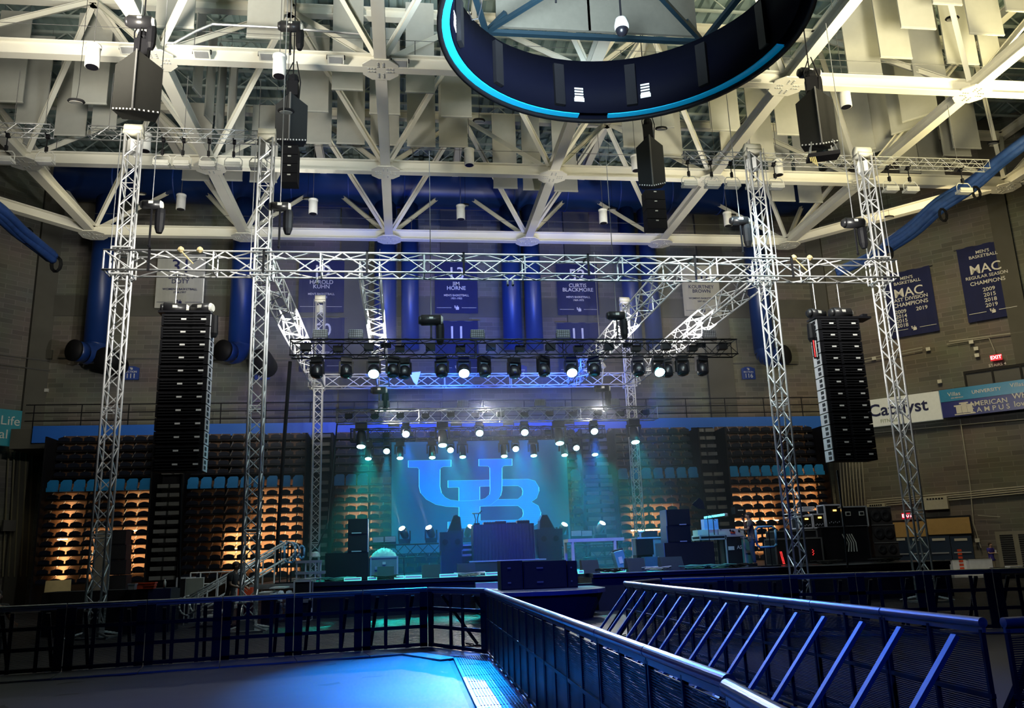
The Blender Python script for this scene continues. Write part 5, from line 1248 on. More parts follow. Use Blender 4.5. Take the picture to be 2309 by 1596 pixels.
# road cases right
t, w_, h = item('rack_case', 'wide open rack case with glowing red meters, behind the right inner tower', 'case', 1751, 1856, 1214, 26.5, .8, BLK); frontdetail(t, w_, h, .8, grille=False, edge=GREY); zc = DK+h
m_ = MB()
for k in range(9):
    for q in range(2): m_.box((-w_*.42+q*.045+k*.008, -.42, h*.5-k*.045), (.02, .01, .025))
m_.build('red_meters', RED, t); m_ = MB()
for k in range(5): m_.box((w_*.28+.03*(k % 2), -.42, h*.55-.04*k), (.018, .01, .02))
m_.build('status_leds', RED, t)
t, w_, h = item('rack_case', 'closed black drawer case lying on the red-lit rack', 'case', 1753, 1846, 1196, 26.6, .7, BLK, z0=zc+.01); frontdetail(t, w_, h, .7, grille=False, edge=GREY)
t, w_, h = item('road_case', 'black road case left of the curved speaker stack', 'case', 1856, 1962, 1188, 26.8, .8, BLK); frontdetail(t, w_, h, .8, grille=False, edge=DGREY); zc = DK+h
m_ = MB(); random.seed(9)
for k in range(5): m_.path([(-.1+.08*k, -.42, h*.8), (.02+.08*k, -.43, h*.55), (-.05+.1*k, -.42, h*.3)], .018, 5)
m_.build('cable_loops', OFFW, t)
t, w_, h = item('road_case', 'black road case with two white handles stacked high at right', 'case', 1906, 1962, 1142, 26.8, .8, BLK, z0=zc+.01); frontdetail(t, w_, h, .8, grille=False, edge=CASEW)
for x in (-.24, .24):
    hh_ = MB().box((x, -.42, h*.65), (.18, .02, .14)).build('handle', OFFW, t); MB().box((x, -.435, h*.65), (.12, .01, .08)).build('recess', BLK, hh_)
RKW = mat('rack_white', (.62, .62, .72), .4)
for i, (x0, x1, y0, lab) in enumerate(((1806, 1838, 1163, 'leftmost of the pale-framed racks'), (1839, 1866, 1159, 'second of the pale-framed racks'), (1867, 1905, 1138, 'tallest pale-framed rack'))):
    t, w_, h = item('equipment_rack', lab+' with amber readout, on the road case', 'rack', x0, x1-1, y0, 27, .5, BLK, z0=zc+.01); frontdetail(t, w_, h, .5, grille=False, edge=RKW)
    MB().box((w_*.1, -.27, h*.75), (.12, .01, .05)).build('amber_readout', AMBER, t); m_ = MB()
    for k in range(6): m_.box((-w_*.3+k*w_*.12, -.27, h*.2+.03*(k % 2)), (.02, .01, .04))
    m_.build('knobs', RKW, t)
for k in range(3):
    a = at(1833, 1150-k*4, 26.8)
    tag(MB().box((a.x, 27.3, a.z), (.42, .4, .045)).build('paper_stack', RKW), ['lowest', 'middle', 'top'][k]+' pale flat unit of the small pile on the racks', 'equipment')
# curved speaker stack
zc = DK+.15; LF = mat('stack_blackgrey', (.022, .02, .02), .55)
for k in range(3):
    y0 = (1222, 1182, 1142)[k]
    t, w_, h = item('horn_speaker', ['lowest', 'middle', 'topmost'][k]+' horn-loaded box of the leaning speaker stack at right', 'speaker', 1975-k*4, 2030-k*6, y0, 27, .9, LF, z0=zc); zc += h
    for x in (-w_*.2, w_*.22): MB().lathe((x, -.46, h*.5), [(.001, 0), (.05, -.02), (h*.3, .03), (h*.34, .0), (.001, .0)], 18, Matrix.Rotation(PI/2, 4, 'X')).build('cone', DGREY, t, True)
    MB().bb((-w_/2, -.47, h-.03), (w_/2, -.45, h)).build('seam', GREY, t)
t = thing('speaker_dolly', 'flat dolly with casters under the leaning speaker stack', 'dolly', (at(2003, 1262, 27).x, 27.4, DK)); MB().bb((-.45, -.45, .1), (.5, .45, .15)).build('board', BLK, t); caster(t, .9, .9)
# guard frame (blue)
def guard(x0, x1, y0, y1, ybase, Y, label, m, z0=DK, bars=2):
    a = at(x0, y0, Y); b = at(x1, y0, Y); c_ = at(x0, y1, Y); w_ = b.x-a.x; zt = a.z-z0; zb = c_.z-z0
    t = thing('guard_frame', label, 'railing', ((a.x+b.x)/2, Y, z0)); r = .08
    pts = [(-w_/2+r, zb), (w_/2-r, zb), (w_/2, zb+r), (w_/2, zt-r), (w_/2-r, zt), (-w_/2+r, zt), (-w_/2, zt-r), (-w_/2, zb+r), (-w_/2+r, zb)]
    MB().path([(x, 0, z) for x, z in pts], .035, 8).build('loop', m, t, True)
    m_ = MB()
    for k in range(bars): x = -w_/2+w_*(k+1)/(bars+1); m_.tube((x, 0, 0), (x, 0, zt), .02, 6)
    m_.bb((-w_/2, -.15, 0), (w_/2, .15, .04)); m_.build('uprights', BLKM, t); return t
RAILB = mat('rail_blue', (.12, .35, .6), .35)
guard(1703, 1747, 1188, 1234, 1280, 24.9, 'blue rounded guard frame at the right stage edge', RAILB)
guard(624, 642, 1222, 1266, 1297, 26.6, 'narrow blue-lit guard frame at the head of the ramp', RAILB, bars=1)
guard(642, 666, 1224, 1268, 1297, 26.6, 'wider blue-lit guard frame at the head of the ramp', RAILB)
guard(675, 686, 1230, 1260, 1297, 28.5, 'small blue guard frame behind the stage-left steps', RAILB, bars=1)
for i, (y0, z0_) in enumerate(((1286, 0), (1262, 0))):
    pass
t = thing('step_unit', 'two-level grey plank platform at the stage-left corner', 'platform', (at(700, 1270, 27).x, 27.4, DK)); w_ = at(735, 1270, 27).x-at(667, 1270, 27).x
for k, y0 in enumerate((1288, 1263)):
    zz = at(700, y0, 27).z-DK; MB().bb((-w_/2, -.4, zz-.08), (w_/2-.1*k, .4, zz)).build('plank', ALUD, t)
m_ = MB()
for x in (-w_/2+.04, -.15, .15, w_/2-.15): m_.tube((x, -.35, 0), (x, -.35, zz), .025)
m_.build('leg', ALU, t)
m_ = MB(); m_.lathe((0, 0, 0), [(.02, -.08), (.16, -.04), (.12, .08), (.03, .12)], 9); o = tag(m_.build('cloth_bundle', OFFW), 'small pale bundle tied at the foot of the left rear tower', 'cloth'); o.location = at(711, 1252, 27.4)
# deck clutter
random.seed(21)
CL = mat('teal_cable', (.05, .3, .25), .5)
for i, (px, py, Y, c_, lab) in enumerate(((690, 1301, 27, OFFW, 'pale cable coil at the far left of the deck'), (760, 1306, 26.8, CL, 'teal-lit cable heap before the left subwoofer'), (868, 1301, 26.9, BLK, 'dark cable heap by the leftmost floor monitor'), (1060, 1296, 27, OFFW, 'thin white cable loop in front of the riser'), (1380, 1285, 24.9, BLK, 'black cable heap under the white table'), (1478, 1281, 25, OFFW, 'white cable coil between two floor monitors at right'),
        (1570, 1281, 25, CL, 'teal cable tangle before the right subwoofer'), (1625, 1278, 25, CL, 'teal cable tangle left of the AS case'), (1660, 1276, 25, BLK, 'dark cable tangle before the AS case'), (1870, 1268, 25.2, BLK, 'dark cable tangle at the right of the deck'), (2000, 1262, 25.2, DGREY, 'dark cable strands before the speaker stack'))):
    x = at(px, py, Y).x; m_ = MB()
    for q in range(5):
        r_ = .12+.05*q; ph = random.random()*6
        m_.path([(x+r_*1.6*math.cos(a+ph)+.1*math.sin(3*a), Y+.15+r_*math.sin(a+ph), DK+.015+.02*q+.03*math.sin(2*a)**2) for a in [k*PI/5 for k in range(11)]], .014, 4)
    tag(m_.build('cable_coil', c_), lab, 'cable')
# ================================================================ barricades
def perf(name, col, sc, duty, horiz=True):
    m = bpy.data.materials.new(name); m.use_nodes = True; nt = m.node_tree; N = nt.nodes; L = nt.links; b = N['Principled BSDF']
    b.inputs['Base Color'].default_value = (*col, 1); b.inputs['Metallic'].default_value = .7; b.inputs['Roughness'].default_value = .38
    tc = N.new('ShaderNodeTexCoord'); wv = N.new('ShaderNodeTexWave'); wv.bands_direction = 'Z'; wv.inputs['Scale'].default_value = sc; L.new(tc.outputs['Object'], wv.inputs['Vector'])
    ct = N.new('ShaderNodeMath'); ct.operation = 'GREATER_THAN'; ct.inputs[1].default_value = duty; L.new(wv.outputs['Fac'], ct.inputs[0])
    no = N.new('ShaderNodeTexNoise'); no.inputs['Scale'].default_value = 4; L.new(tc.outputs['Object'], no.inputs['Vector'])
    mr = N.new('ShaderNodeMapRange'); L.new(no.outputs['Fac'], mr.inputs['Value']); mr.inputs['To Min'].default_value = .25; mr.inputs['To Max'].default_value = .5; L.new(mr.outputs[0], b.inputs['Roughness'])
    tr = N.new('ShaderNodeBsdfTransparent'); ms = N.new('ShaderNodeMixShader'); L.new(ct.outputs[0], ms.inputs[0]); L.new(tr.outputs[0], ms.inputs[1]); L.new(b.outputs[0], ms.inputs[2])
    L.new(ms.outputs[0], N['Material Output'].inputs['Surface']); return m
PERF = perf('slotted_sheet', (.04, .045, .055), 22, .35); PERF2 = perf('open_mesh_sheet', (.012, .012, .016), 26, .6)
BARM = mat('barricade_metal', (.02, .022, .028), .4, .4, spec=.3); RAILM = mat('barricade_rail', (.30, .32, .35), .28, .8); PLATE = mat('tread_plate', (.28, .29, .30), .35, .6)
BC = {}
def barricade(p, rz, wd, label, group, kind='near', foot=.6, h=1.1):
    key = (round(wd, 3), kind, foot)
    if key in BC: return dup(BC[key], p, rz, label, group)
    t = thing('crowd_barricade', label, 'barricade', p, rz, group); BC[key] = t; w2 = wd/2-.008
    MB().tube((-w2, 0, h-.035), (w2, 0, h-.035), .034, 20).bb((-w2, -.012, h-.1), (w2, .012, h-.05)).build('top_rail', RAILM, t)
    f_ = MB()
    if kind == 'grid':
        for x in (-w2+.07, w2-.07): f_.bb((x-.07, -.02, .04), (x+.07, .02, h-.08))
        for x in (-.18, .22): f_.bb((x-.03, -.015, .04), (x+.03, .015, h-.12))
        for z in (.08, .4, .72): f_.bb((-w2, -.02, z-.03), (w2, .02, z+.03))
    else:
        for x in (-w2+.02, 0, w2-.02): f_.bb((x-.012, -.012, .04), (x+.012, .02, h-.08))
        for z in (.08, .6): f_.bb((-w2, -.012, z-.015), (w2, .02, z+.015))
    f_.build('frame', BARM, t)
    MB().bb((-w2+.02, -.004, .08), (w2-.02, .004, h-.12)).build('mesh_sheet', PERF2 if kind == 'grid' else PERF, t)
    for x in (-w2*.55, w2*.55): MB().bar((x, .03, h-.14), (x, .78, .05), .06, .035).build('brace', mat('brace_slate', (.07, .09, .12), .55, .2) if kind == 'pen' else BARM, t)
    m_ = MB().bb((-w2, -foot, .01), (w2, 0, .035))
    m_.build('foot_plate', PLATE, t)
    g_ = MB()
    nx = int(wd/.1) if kind != 'grid' else 0
    for q in range(2):
        for k in range(14):
            g_.bb((-w2+.05+q*wd/2, -foot+.05+k*(foot-.08)/14, .035), (-w2-.03+(q+1)*wd/2, -foot+.05+(k+.4)*(foot-.08)/14, .042))
    if nx: g_.build('tread_groove', BLKM, t)
    m_ = MB().bb((-w2*.55-.03, 0, .01), (-w2*.55+.03, .85, .04)).bb((w2*.55-.03, 0, .01), (w2*.55+.03, .85, .04)).bb((-w2, .8, .01), (w2, .86, .04)); m_.build('rear_foot', BARM, t)
    return t
def run(p, q, n, labs, group, **k):
    p = Vector((*p, 0)); q = Vector((*q, 0)); d = q-p; a = math.atan2(d.y, d.x)
    for i in range(n): barricade(p+d*((i+.5)/n), a, d.length/n, labs(i), group, **k)
run((-11.5, 13.95), (.42, 16.35), 10, lambda i: 'dark see-through barricade section in the left row facing the floor', 'left barricade row', kind='grid', foot=.9)
run((.44, 16.33), (1.36, 14.62), 1, lambda i: 'angled corner barricade joining left row and centre row', None, kind='grid', foot=.9)
run((1.36, 14.56), (1.33, 3.52), 9, lambda i: 'slotted steel barricade section in the receding centre row', 'centre barricade row', kind='near', foot=.58)
run((1.28, 3.42), (1.16, 2.2), 1, lambda i: 'nearest barricade at the bottom edge with bright blue rail', None, kind='near', foot=.58)
run((3.86, 5.42), (4.02, 15.5), 8, lambda i: 'barricade seen from behind with slanted braces, right side of the runway', 'right barricade row', kind='pen', foot=.58)
run((4.1, 15.45), (4.95, 16.4), 1, lambda i: 'short angled barricade at the far tip of the right pen', None, kind='grid', foot=.58)
run((5.0, 16.4), (15.4, 13.3), 9, lambda i: 'far barricade section along the back of the right pen', 'rear row of the right pen', kind='grid', foot=.6)
run((3.95, 5.36), (7.6, 5.36), 3, lambda i: 'dark mesh barricade at the lower right corner', 'lower right barricade row', kind='near', foot=.1)
# floor cover
fl = MB(); random.seed(2)
nx, ny = 60, 30
for j in range(ny+1):
    for i in range(nx+1):
        x = -12+i*(12.7/nx); y = 2+j*(13.2/ny)*(1-.0*(x))
        y = 2+j*((13.0+.2*(x+6))/ny) if True else y
        fl.v.append(Vector((x, y, .006+.006*math.sin(x*3.1+y*1.7)*math.sin(y*4.3+x*1.1)+.004*math.sin(y*11+x*2)*math.sin(x*.9))))
for j in range(ny):
    for i in range(nx): a = j*(nx+1)+i; fl.f.append((a, a+1, a+nx+2, a+nx+1))
tag(fl.build('floor_cover', mat('floor_vinyl', (.065, .072, .085), .5, var=.12, scale=1.5, bump=.3), None, True), 'wrinkled grey protective sheet over the floor in front of the barricades', 'floor cover')
lamp('SPOT', 'stage_beam', (8.2, 25.7, 7.5), (8.7, 27.2, 1.6), 1500, (.08, 1, .9), .1, 44, .8)  # added spot without a lit fixture, brightens the white table
lamp('SPOT', 'stage_beam', (-.6, 25.7, 7.5), (-.4, 27.9, 1.4), 900, (.05, 1, .85), .1, 50, .8)  # added spot without a lit fixture, brightens the left flight case
lamp('SPOT', 'front_wash', (1.5, 22, 8.2), (.0, 13.0, 0), 23000, (.0, .24, 1), .15, 22, .85)
lamp('SPOT', 'front_wash', (2.6, 25, 8), (3, 9.5, .3), 14000, (.01, .14, 1), .2, 36, .8)
# ================================================================ stage left clutter
t = thing('covered_bench', 'long black cloth-covered bench behind the leftmost tower', 'bench', (at(250, 1330, 24).x, 24.2, 0)); zz = at(250, 1330, 24).z
w_ = at(402, 1330, 24).x-at(118, 1330, 24).x
MB().bb((-w_/2, -.5, 0), (w_/2, .5, zz)).build('cloth', SKIRT, t); MB().bb((w_/2-.55, -.53, 0), (w_/2+.02, -.5, zz)).build('blue_drape', NAVY, t)
for i, (x0, x1, y0, y1, m, nm, lab) in enumerate(((308, 352, 1312, 1328, ORANGE, 'storage_bin', 'orange plastic bin on the black bench'), (324, 350, 1318, 1329, ORANGE, 'storage_bin', 'smaller orange tray in front of the bin'), (291, 307, 1315, 1328, CASEW, 'small_case', 'small silver case left of the orange bin'))):
    Y = 24-.25*i; a = at(x0, y1, Y); b = at(x1, y0, Y); o = thing(nm, lab, 'bin', ((a.x+b.x)/2, Y, zz)); wd = b.x-a.x; hh = max(.1, b.z-zz)
    MB().prism([(-wd*.46, 0), (wd*.46, 0), (wd/2, hh), (-wd/2, hh)], -.1, .1).build('body', m, o); MB().bb((-wd/2-.01, -.12, hh-.03), (wd/2+.01, .12, hh)).build('rim', m, o)
a = at(371, 1325, 24); t = thing('bottle', 'clear plastic bottle right of the orange bin', 'bottle', (a.x, 24, zz)); MB().lathe((0, 0, 0), [(.035, 0), (.035, .16), (.012, .2), (.012, .23)], 12).build('body', WHITE, t, True); MB().tube((0, 0, .23), (0, 0, .25), .015).build('cap', BLK, t)
a = at(95, 1345, 28); b = at(162, 1306, 28); tag(MB().prism([(a.x, .0), (b.x, 0), (b.x-.03, b.z), (a.x+.06, b.z-.02)], 28, 28.05).build('plywood_board', mat('kraft', (.42, .33, .15), .85)), 'tan board standing upright at left behind the barricade', 'board')
zb_ = 0
for k in range(4):
    a = at(250, 1310-k*32, 31); b = at(279, 1310-k*32, 31); z0_ = at(264, 1330-k*34, 31).z; z1_ = at(264, 1330-(k+1)*34, 31).z
    if k == 0: z0_ = 0
    t = thing('parked_speaker', ['lowest', 'second', 'third', 'topmost'][k]+' black box of the parked stack behind the leftmost tower', 'speaker', ((a.x+b.x)/2, 31.3, z0_)); MB().bb((-.28, -.3, 0), (.28, .3, z1_-z0_-.01)).build('cabinet', SUB, t); MB().bb((-.26, -.32, .03), (.26, -.3, z1_-z0_-.04)).build('grille', DGREY, t)
a = at(258, 1400, 24.6); t = thing('plywood_sheet', 'pale sheet leaning behind the leftmost tower', 'board', (at(228, 1300, 30).x, 30, 0)); MB().box((0, 0, 1.6), (.5, .06, 2.6), 0, .05).build('sheet', mat('kraft2', (.3, .26, .2), .8), t)
a = at(447, 1340, 26.5); t = thing('notice_board', 'small grey framed board on the cart left of the ramp', 'board', (a.x, 26, 0)); zz2 = at(447, 1303, 26).z
MB().bb((-.24, -.02, zz2-.55), (.24, .02, zz2)).build('panel', mat('board_grey', (.22, .23, .2), .7), t); m_ = MB()
for x in (-.25, .25): m_.tube((x, 0, 0), (x, 0, zz2+.02), .015)
m_.tube((-.25, 0, zz2), (.25, 0, zz2), .015); m_.build('frame', ALU, t)
for i, (x0, x1, y0, lab) in enumerate(((400, 430, 1303, 'black road case with pale edging beside the notice board'), (430, 520, 1290, 'long tubular cart behind the ramp foot'), (664, 700, 1310, 'dark case under the stage-left platform'))):
    Y = 27+i*.3 if i < 2 else 25.6
    if i == 1:
        t = thing('tube_cart', lab, 'cart', (at(475, 1290, 28).x, 28, 0)); zz3 = at(475, 1290, 28).z; w_ = at(520, 1290, 28).x-at(430, 1290, 28).x; m_ = MB()
        for x in (-w_/2, -w_/4, w_/6, w_/2): m_.tube((x, 0, .1), (x, 0, zz3), .022)
        for z in (zz3, zz3-.35, .3): m_.tube((-w_/2, 0, z), (w_/2, 0, z), .022)
        m_.build('frame', ALU, t); caster(t, w_, .5); continue
    t, w_, h = item('road_case', lab, 'case', x0, x1, y0, Y, .6, BLK, z0=.1 if i == 0 else 0); frontdetail(t, w_, h, .6, grille=False, edge=CASEW, handles=True)
# ramp with handrails
ra = at(423, 1345, 24.6); rb = at(655, 1222, 26.8)
t = thing('access_ramp', 'aluminium access stair with curved double handrails rising to the stage', 'stairs', (0, 0, 0))
for off in (0, 1.15):
    r1 = MB()
    for dz in (0, -.07, -.5):
        p0 = Vector((ra.x+.05, ra.y+off, ra.z+dz+.02)); p1 = Vector((rb.x, rb.y+off-1.0, rb.z+dz))
        r1.tube(p0, p1, .024 if dz > -.1 else .03, 7)
    c = Vector((rb.x, rb.y+off-1.0, rb.z-.26))
    r1.path([c+Vector((.26*math.sin(a), 0, .26*math.cos(a))) for a in [k*PI/8 for k in range(9)]], .026, 7)
    c = Vector((ra.x+.05, ra.y+off, ra.z-.24)); r1.path([c+Vector((-.26*math.sin(a), 0, .26*math.cos(a))) for a in [k*PI/8 for k in range(9)]], .026, 7)
    r1.build('handrail', ALU, t, True)
    for k in range(5):
        f_ = .08+k*.2; p0 = Vector((ra.x+.05, ra.y+off, ra.z)).lerp(Vector((rb.x, rb.y+off-1.0, rb.z)), f_)
        MB().tube(p0, (p0.x, p0.y, p0.z-1.0 if p0.z > 1.1 else .03), .024, 6).build('post', ALU, t)
n_ = 8
for k in range(n_):
    f_ = (k+.5)/n_; x = ra.x+.1+(rb.x-ra.x)*f_; z = .12+(DK-.12)*f_
    MB().bb((x-.2, ra.y+.02, z-.04), (x+.2, ra.y+1.13, z)).build('tread', ALU, t)
for i, (px, py, m, lab) in enumerate(((552, 1325, ORANGE, 'orange wooden crate behind the second tower'), (606, 1348, mat('brown_board', (.12, .06, .03), .7), 'brown upright panel under the stage corner'))):
    Y = 25.2; a = at(px, py, Y); tag(MB().bb((a.x-.2, Y, .0), (a.x+.2, Y+.3, a.z)).build('crate', m), lab, 'crate')
# stacks of wrapped items under stage left
random.seed(8)
for i, px in enumerate((612, 632, 652, 672, 690)):
    a = at(px, 1380, 25.9); t = thing('wrapped_bundle', 'shiny plastic-wrapped bundle below the stage-left corner', 'bundle', (a.x, 26, 0), 0, 'wrapped bundles under the stage corner'); m_ = MB()
    for k in range(5): m_.lathe((random.uniform(-.08, .08), 0, .12+.16*k), [(.02, -.1), (.12, -.04), (.1, .06), (.02, .1)], 7, Matrix.Rotation(random.random(), 4, 'X'))
    m_.build('wrap', mat('plastic_wrap', (.5, .55, .65), .15), t)
for i, (x0, x1, y0, lab) in enumerate(((2137, 2172, 1262, 'white crate with red marking near the double doors'), (2173, 2230, 1260, 'plain white crate right of the marked one'))):
    p0 = onp(x0, y0, 1, 1, 62); p1 = onp(x1, y0, 1, 1, 62); c = (p0+p1)/2
    t = thing('white_crate', lab, 'crate', (c.x, c.y, 0), -.3); wd = (p1-p0).length*.95; MB().bb((-wd/2, -.5, 0), (wd/2, .5, c.z)).build('body', WHITE, t)
    MB().bb((-wd/2, -.51, c.z-.05), (wd/2, .51, c.z)).build('lid', OFFW, t)
    if i == 0:
        m_ = MB()
        for k in range(7): m_.bb((-.02, -.52, .2+k*.16), (.16, -.5, .3+k*.16))
        m_.build('red_marking', ORANGE, t)
p0 = onp(2290, 1278, 1, 1, 60); t = thing('grey_tray', 'small dark tray with bright items at the right edge', 'tray', (p0.x, p0.y, 0)); MB().bb((-1, -.3, 0), (.6, .3, p0.z)).build('box', DGREY, t); MB().bb((-.5, -.32, p0.z), (.1, 0, p0.z+.06)).build('items', WHITE, t)
# ================================================================ people
def skin(name, nodes, edges, m, par, lvl=1):
    me = bpy.data.meshes.new('s'); ks = list(nodes); me.from_pydata([nodes[k][0] for k in ks], [(ks.index(a), ks.index(b)) for a, b in edges], []); o = bpy.data.objects.new('s', me); COL.objects.link(o)
    md = o.modifiers.new('s', 'SKIN'); md.use_smooth_shade = True
    for i, k in enumerate(ks):
        r = nodes[k][1]; sv = me.skin_vertices[0].data[i]; sv.radius = (r if isinstance(r, tuple) else (r, r)); sv.use_root = (i == 0)
    o.modifiers.new('u', 'SUBSURF').levels = lvl
    bpy.context.view_layer.update()
    e = bpy.data.meshes.new_from_object(o.evaluated_get(bpy.context.evaluated_depsgraph_get())); bpy.data.objects.remove(o)
    e.name = name; e.materials.clear(); e.materials.append(m)
    for p in e.polygons: p.use_smooth = True
    q = bpy.data.objects.new(name, e); COL.objects.link(q); q.parent = par; return q
def person(loc, rz, label, shirt, trouser, arms, lean=0, Hs=1.0, hair=HAIR, cap=None, seated=False, headturn=0):
    """faces -Y; arms = (elbow, hand) for each side in local coordinates"""
    t = thing('person', label, 'person', loc, rz); t.scale = (Hs, Hs, Hs)
    lx = lean
    hip = (0, 0, .95); ch = (0, -lx*.5, 1.32); nk = (0, -lx, 1.50); hd = (0, -lx-.03, 1.62); tp = (0, -lx-.03, 1.72)
    N_ = {'pel': (hip, (.15, .11)), 'wai': ((0, -lx*.2, 1.1), (.13, .10)), 'che': (ch, (.17, .12)), 'nk0': (nk, .065), 'nk1': ((0, -lx-.01, 1.545), .055), 'hed': (hd, (.088, .108)), 'top': (tp, (.075, .09))}
    E_ = [('pel', 'wai'), ('wai', 'che'), ('che', 'nk0'), ('nk0', 'nk1'), ('nk1', 'hed'), ('hed', 'top')]
    fing = []
    for s, (el, ha) in zip((-1, 1), arms):
        sh = (s*.19, ch[1], 1.42); n = 'L' if s < 0 else 'R'
        el = Vector(el); ha = Vector(ha); d = (ha-el).normalized()
        N_['sh'+n] = (sh, .06); N_['el'+n] = (tuple(el), .042); N_['wr'+n] = (tuple(ha), .028); N_['pa'+n] = (tuple(ha+d*.07), (.035, .02))
        E_ += [('che', 'sh'+n), ('sh'+n, 'el'+n), ('el'+n, 'wr'+n), ('wr'+n, 'pa'+n)]
        fing.append((n, ha+d*.08, d, s))
        kx = s*.1
        if seated: kn, an, to = (s*.12, -.42, .95), (s*.12, -.42, .50), (s*.12, -.55, .46)
        else: kn, an, to = (kx, -.02, .5), (kx*1.1, .02, .09), (kx*1.2, -.13, .04)
        N_['th'+n] = ((s*.09, 0, .88), .09); N_['kn'+n] = (kn, .06); N_['an'+n] = (an, .042); N_['to'+n] = (to, .04)
        E_ += [('pel', 'th'+n), ('th'+n, 'kn'+n), ('kn'+n, 'an'+n), ('an'+n, 'to'+n)]
    b = skin('body', N_, E_, SKIN, t)
    for n, p, d, s in fing:
        x = d.cross(Vector((0, 0, 1))); x = x.normalized() if x.length > .1 else Vector((1, 0, 0)); y = Vector((0, 0, -1)); NN = {}; EE = []
        NN['c'] = (tuple(p-d*.03), .02)
        for k in range(4):
            q0 = p+x*(.024*(k-1.5)); L_n = (.06, .075, .08, .065)[k]
            NN['a%d' % k] = (tuple(q0), .009); NN['b%d' % k] = (tuple(q0+d*L_n*.5+y*.012), .008); NN['e%d' % k] = (tuple(q0+d*L_n*.8+y*.04), .0075)
            EE += [('c', 'a%d' % k), ('a%d' % k, 'b%d' % k), ('b%d' % k, 'e%d' % k)]
        NN['t0'] = (tuple(p-d*.03-x*s*.035), .010); NN['t1'] = (tuple(p+d*.02-x*s*.055), .009); EE += [('c', 't0'), ('t0', 't1')]
        skin('hand', NN, EE, SKIN, t)
    sh_ = {k: (N_[k][0], (N_[k][1][0]+.02, N_[k][1][1]+.02) if isinstance(N_[k][1], tuple) else N_[k][1]+.02) for k in ('pel', 'wai', 'che', 'shL', 'shR')}
    for n in 'LR':
        a = Vector(N_['sh'+n][0]); e = Vector(N_['el'+n][0]); sh_['m'+n] = (tuple(a.lerp(e, .75)), .062)
    sh_['nk'] = ((0, nk[1], nk[2]-.03), .075); sh_['hem'] = ((0, 0, .86), (.175, .14))
    skin('shirt', sh_, [('hem', 'pel'), ('pel', 'wai'), ('wai', 'che'), ('che', 'shL'), ('che', 'shR'), ('shL', 'mL'), ('shR', 'mR'), ('che', 'nk')], shirt, t)
    tr = {k: (N_[k][0], (N_[k][1][0]+.012, N_[k][1][1]+.015) if isinstance(N_[k][1], tuple) else N_[k][1]+.018) for k in ('pel', 'thL', 'thR', 'knL', 'knR', 'anL', 'anR')}
    tr['up'] = ((0, 0, 1.04), (.12, .09))
    skin('trousers', tr, [('up', 'pel'), ('pel', 'thL'), ('pel', 'thR'), ('thL', 'knL'), ('thR', 'knR'), ('knL', 'anL'), ('knR', 'anR')], trouser, t)
    f_ = MB(); fy = hd[1]-.084
    for s in (-1, 1): f_.lathe((s*.03, fy+.008, 1.635), [(.002, -.01), (.01, 0), (.002, .01)], 8)
    f_.bb((-.025, fy-.002, 1.575), (.025, fy+.01, 1.582)); f_.build('eyes_and_mouth', HAIR, t)
    MB().add([(-.014, fy+.01, 1.60), (.014, fy+.01, 1.60), (0, fy-.02, 1.60), (0, fy+.008, 1.645)], [(0, 2, 1), (0, 1, 3), (0, 3, 2), (1, 2, 3)]).build('nose', SKIN, t)
    er = MB()
    for s in (-1, 1): er.lathe((s*.082, hd[1]+.01, 1.62), [(.005, -.03), (.014, 0), (.005, .03)], 8)
    er.build('ears', SKIN, t)
    MB().ball((0, hd[1]+.034, 1.685), (.092, .104, .082)).ball((0, hd[1]+.055, 1.625), (.08, .07, .08)).build('cap' if cap else 'hair', cap or hair, t, True)
    if cap: MB().box((0, hd[1]-.12, 1.70), (.15, .1, .015), 0, .2).build('cap_brim', cap, t)
    for s in (-1, 1):
        an = N_['anL' if s < 0 else 'anR'][0]; MB().box((an[0], an[1]-.07, an[2]-.04), (.1, .28, .1)).build('shoe', BLK, t)
    return t
BLACKT = mat('black_tee', (.012, .012, .018), .8); DARKT = mat('dark_trousers', (.015, .015, .02), .85)
x = at(520, 1300, 23.6).x
person((x, 23.6, 0), 1.35, 'person in dark cap and black T-shirt bending beside the second tower', BLACKT, DARKT, (((-.24, -.1, 1.15), (-.1, -.38, 1.05)), ((.24, -.12, 1.15), (.1, -.4, 1.08))), lean=.14, Hs=.98, cap=mat('cap_brown', (.10, .06, .045), .8))
x = at(1688, 1200, 26.4).x
person((x, 26.2, DK), -1.9, 'person in grey T-shirt on the stage deck holding a hand to the face', mat('grey_tee', (.09, .08, .09), .8), mat('blue_jeans', (.03, .08, .2), .8), (((-.25, -.12, 1.22), (-.05, -.22, 1.52)), ((.24, -.1, 1.18), (.0, -.3, 1.2))), lean=.02, Hs=.97)
t, w_, h = item('studio_speaker', 'black tilted box hanging behind the person on stage', 'speaker', 1664, 1688, 1142, 29.5, .4, BLK, z0=at(1676, 1158, 29.5).z); MB().box((0, -.21, h/2), (.2, .02, .03)).build('badge', WHITE, t)
m_ = MB().tube((at(1676, 1158, 29.7).x, 29.7, DK), (at(1676, 1158, 29.7).x, 29.7, at(1676, 1158, 29.5).z), .03); tag(m_.build('speaker_pole', BLKM), 'thin pole carrying the black tilted box', 'stand')
p = onp(2230, 1225, 1, 1, 64); hgt = p.z
person((p.x, p.y, 0), .25, 'person in purple-blue T-shirt and khaki shorts looking at a phone, far right', mat('purple_tee', (.04, .03, .25), .8), mat('khaki', (.40, .32, .2), .8), (((-.22, -.08, 1.18), (-.08, -.3, 1.2)), ((.22, -.08, 1.18), (.08, -.3, 1.2))), lean=.05, Hs=max(.86, hgt/1.78))
tag(MB().box((p.x, p.y-.36, 1.22*.9), (.08, .01, .15)).build('phone', WHITE), 'small phone in the hands of the far-right person', 'phone')
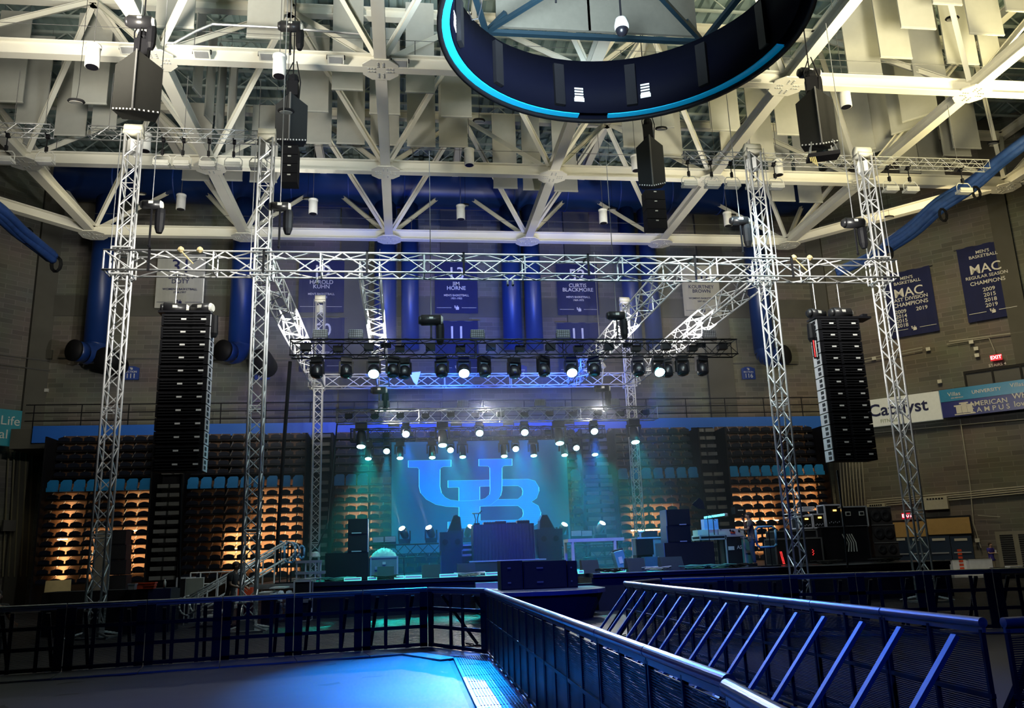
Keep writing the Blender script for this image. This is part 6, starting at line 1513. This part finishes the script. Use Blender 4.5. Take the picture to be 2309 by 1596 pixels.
x = at(3, 1345, 17.5).x
person((x-.08, 17.5, -.35), .6, 'partly cropped person in dark top at the left edge', BLACKT, DARKT, (((-.24, .0, 1.15), (-.2, -.22, 1.1)), ((.26, -.02, 1.2), (.3, -.2, 1.12))), Hs=.95, seated=False)
# ================================================================ wall wash and added fill lamps
lamp('SPOT', 'wall_wash', (2, 33, 8.4), (-1, 47, 14), 8000, (.01, .10, 1), .3, 75, .9)
lamp('SPOT', 'wall_wash', (6, 33, 8.4), (9, 47, 14), 8000, (.01, .10, 1), .3, 75, .9)
lamp('AREA', 'wall_fill', (24, 34, 17), (30, 40, 8), 700, (1, .82, .45), 3)  # unseen area lamps without fixtures, brightening the brick walls
lamp('AREA', 'wall_fill', (-12, 36, 17), (-18, 46, 8), 190, (1, .9, .6), 3)
lamp('AREA', 'wall_fill', (8, 38, 17), (8, 47, 8), 40, (1, .92, .75), 4)
for x in (XA, XB, XE, XD):
    lamp('SPOT', 'tower_fill', (x+(3.6 if x < 3 else -3.6), 18.4, 11.0), (x, 22.5, 10.2), 2100, (1, .97, .88), .2, 96, 1)  # unseen spots added to brighten the four front towers
for x in (-2, 1, 4, 7, 10):
    lamp('SPOT', 'truss_fill', (x, 20.9, 12.2), (x, 22.5, 9.7), 800, (.7, .95, 1), .12, 90, .8)  # unseen spots added above the front truss to whiten its middle
lamp('SPOT', 'added_blue_fill', (5, 4, 13), (4.4, 25.5, 1.6), 14000, (.0, .03, 1), .3, 36, .9)  # added unseen spot, gives the stage fronts a navy tint
lamp('SPOT', 'added_blue_fill', (-5, -3, 12), (.8, 9, .6), 9000, (.0, .06, 1), .3, 46, .9)  # second added spot, turns the barricades blue
# stage haze
def haze(a, b, dens):
    o = B(a, b).build('haze', bpy.data.materials.new('haze'), None, kind='stuff'); m = o.data.materials[0]; m.use_nodes = True; N = m.node_tree.nodes
    N.remove(N['Principled BSDF']); v_ = N.new('ShaderNodeVolumeScatter'); v_.inputs['Density'].default_value = dens; v_.inputs['Anisotropy'].default_value = .25; v_.inputs['Color'].default_value = (.85, .92, 1, 1)
    m.node_tree.links.new(v_.outputs[0], N['Material Output'].inputs['Volume']); tag(o, 'thin bluish stage haze around the lighting rigs', 'haze'); return o
HAZE = True
if HAZE: haze((-5, 24.6, 1.1), (12.5, 39.3, 12.5), .0065)
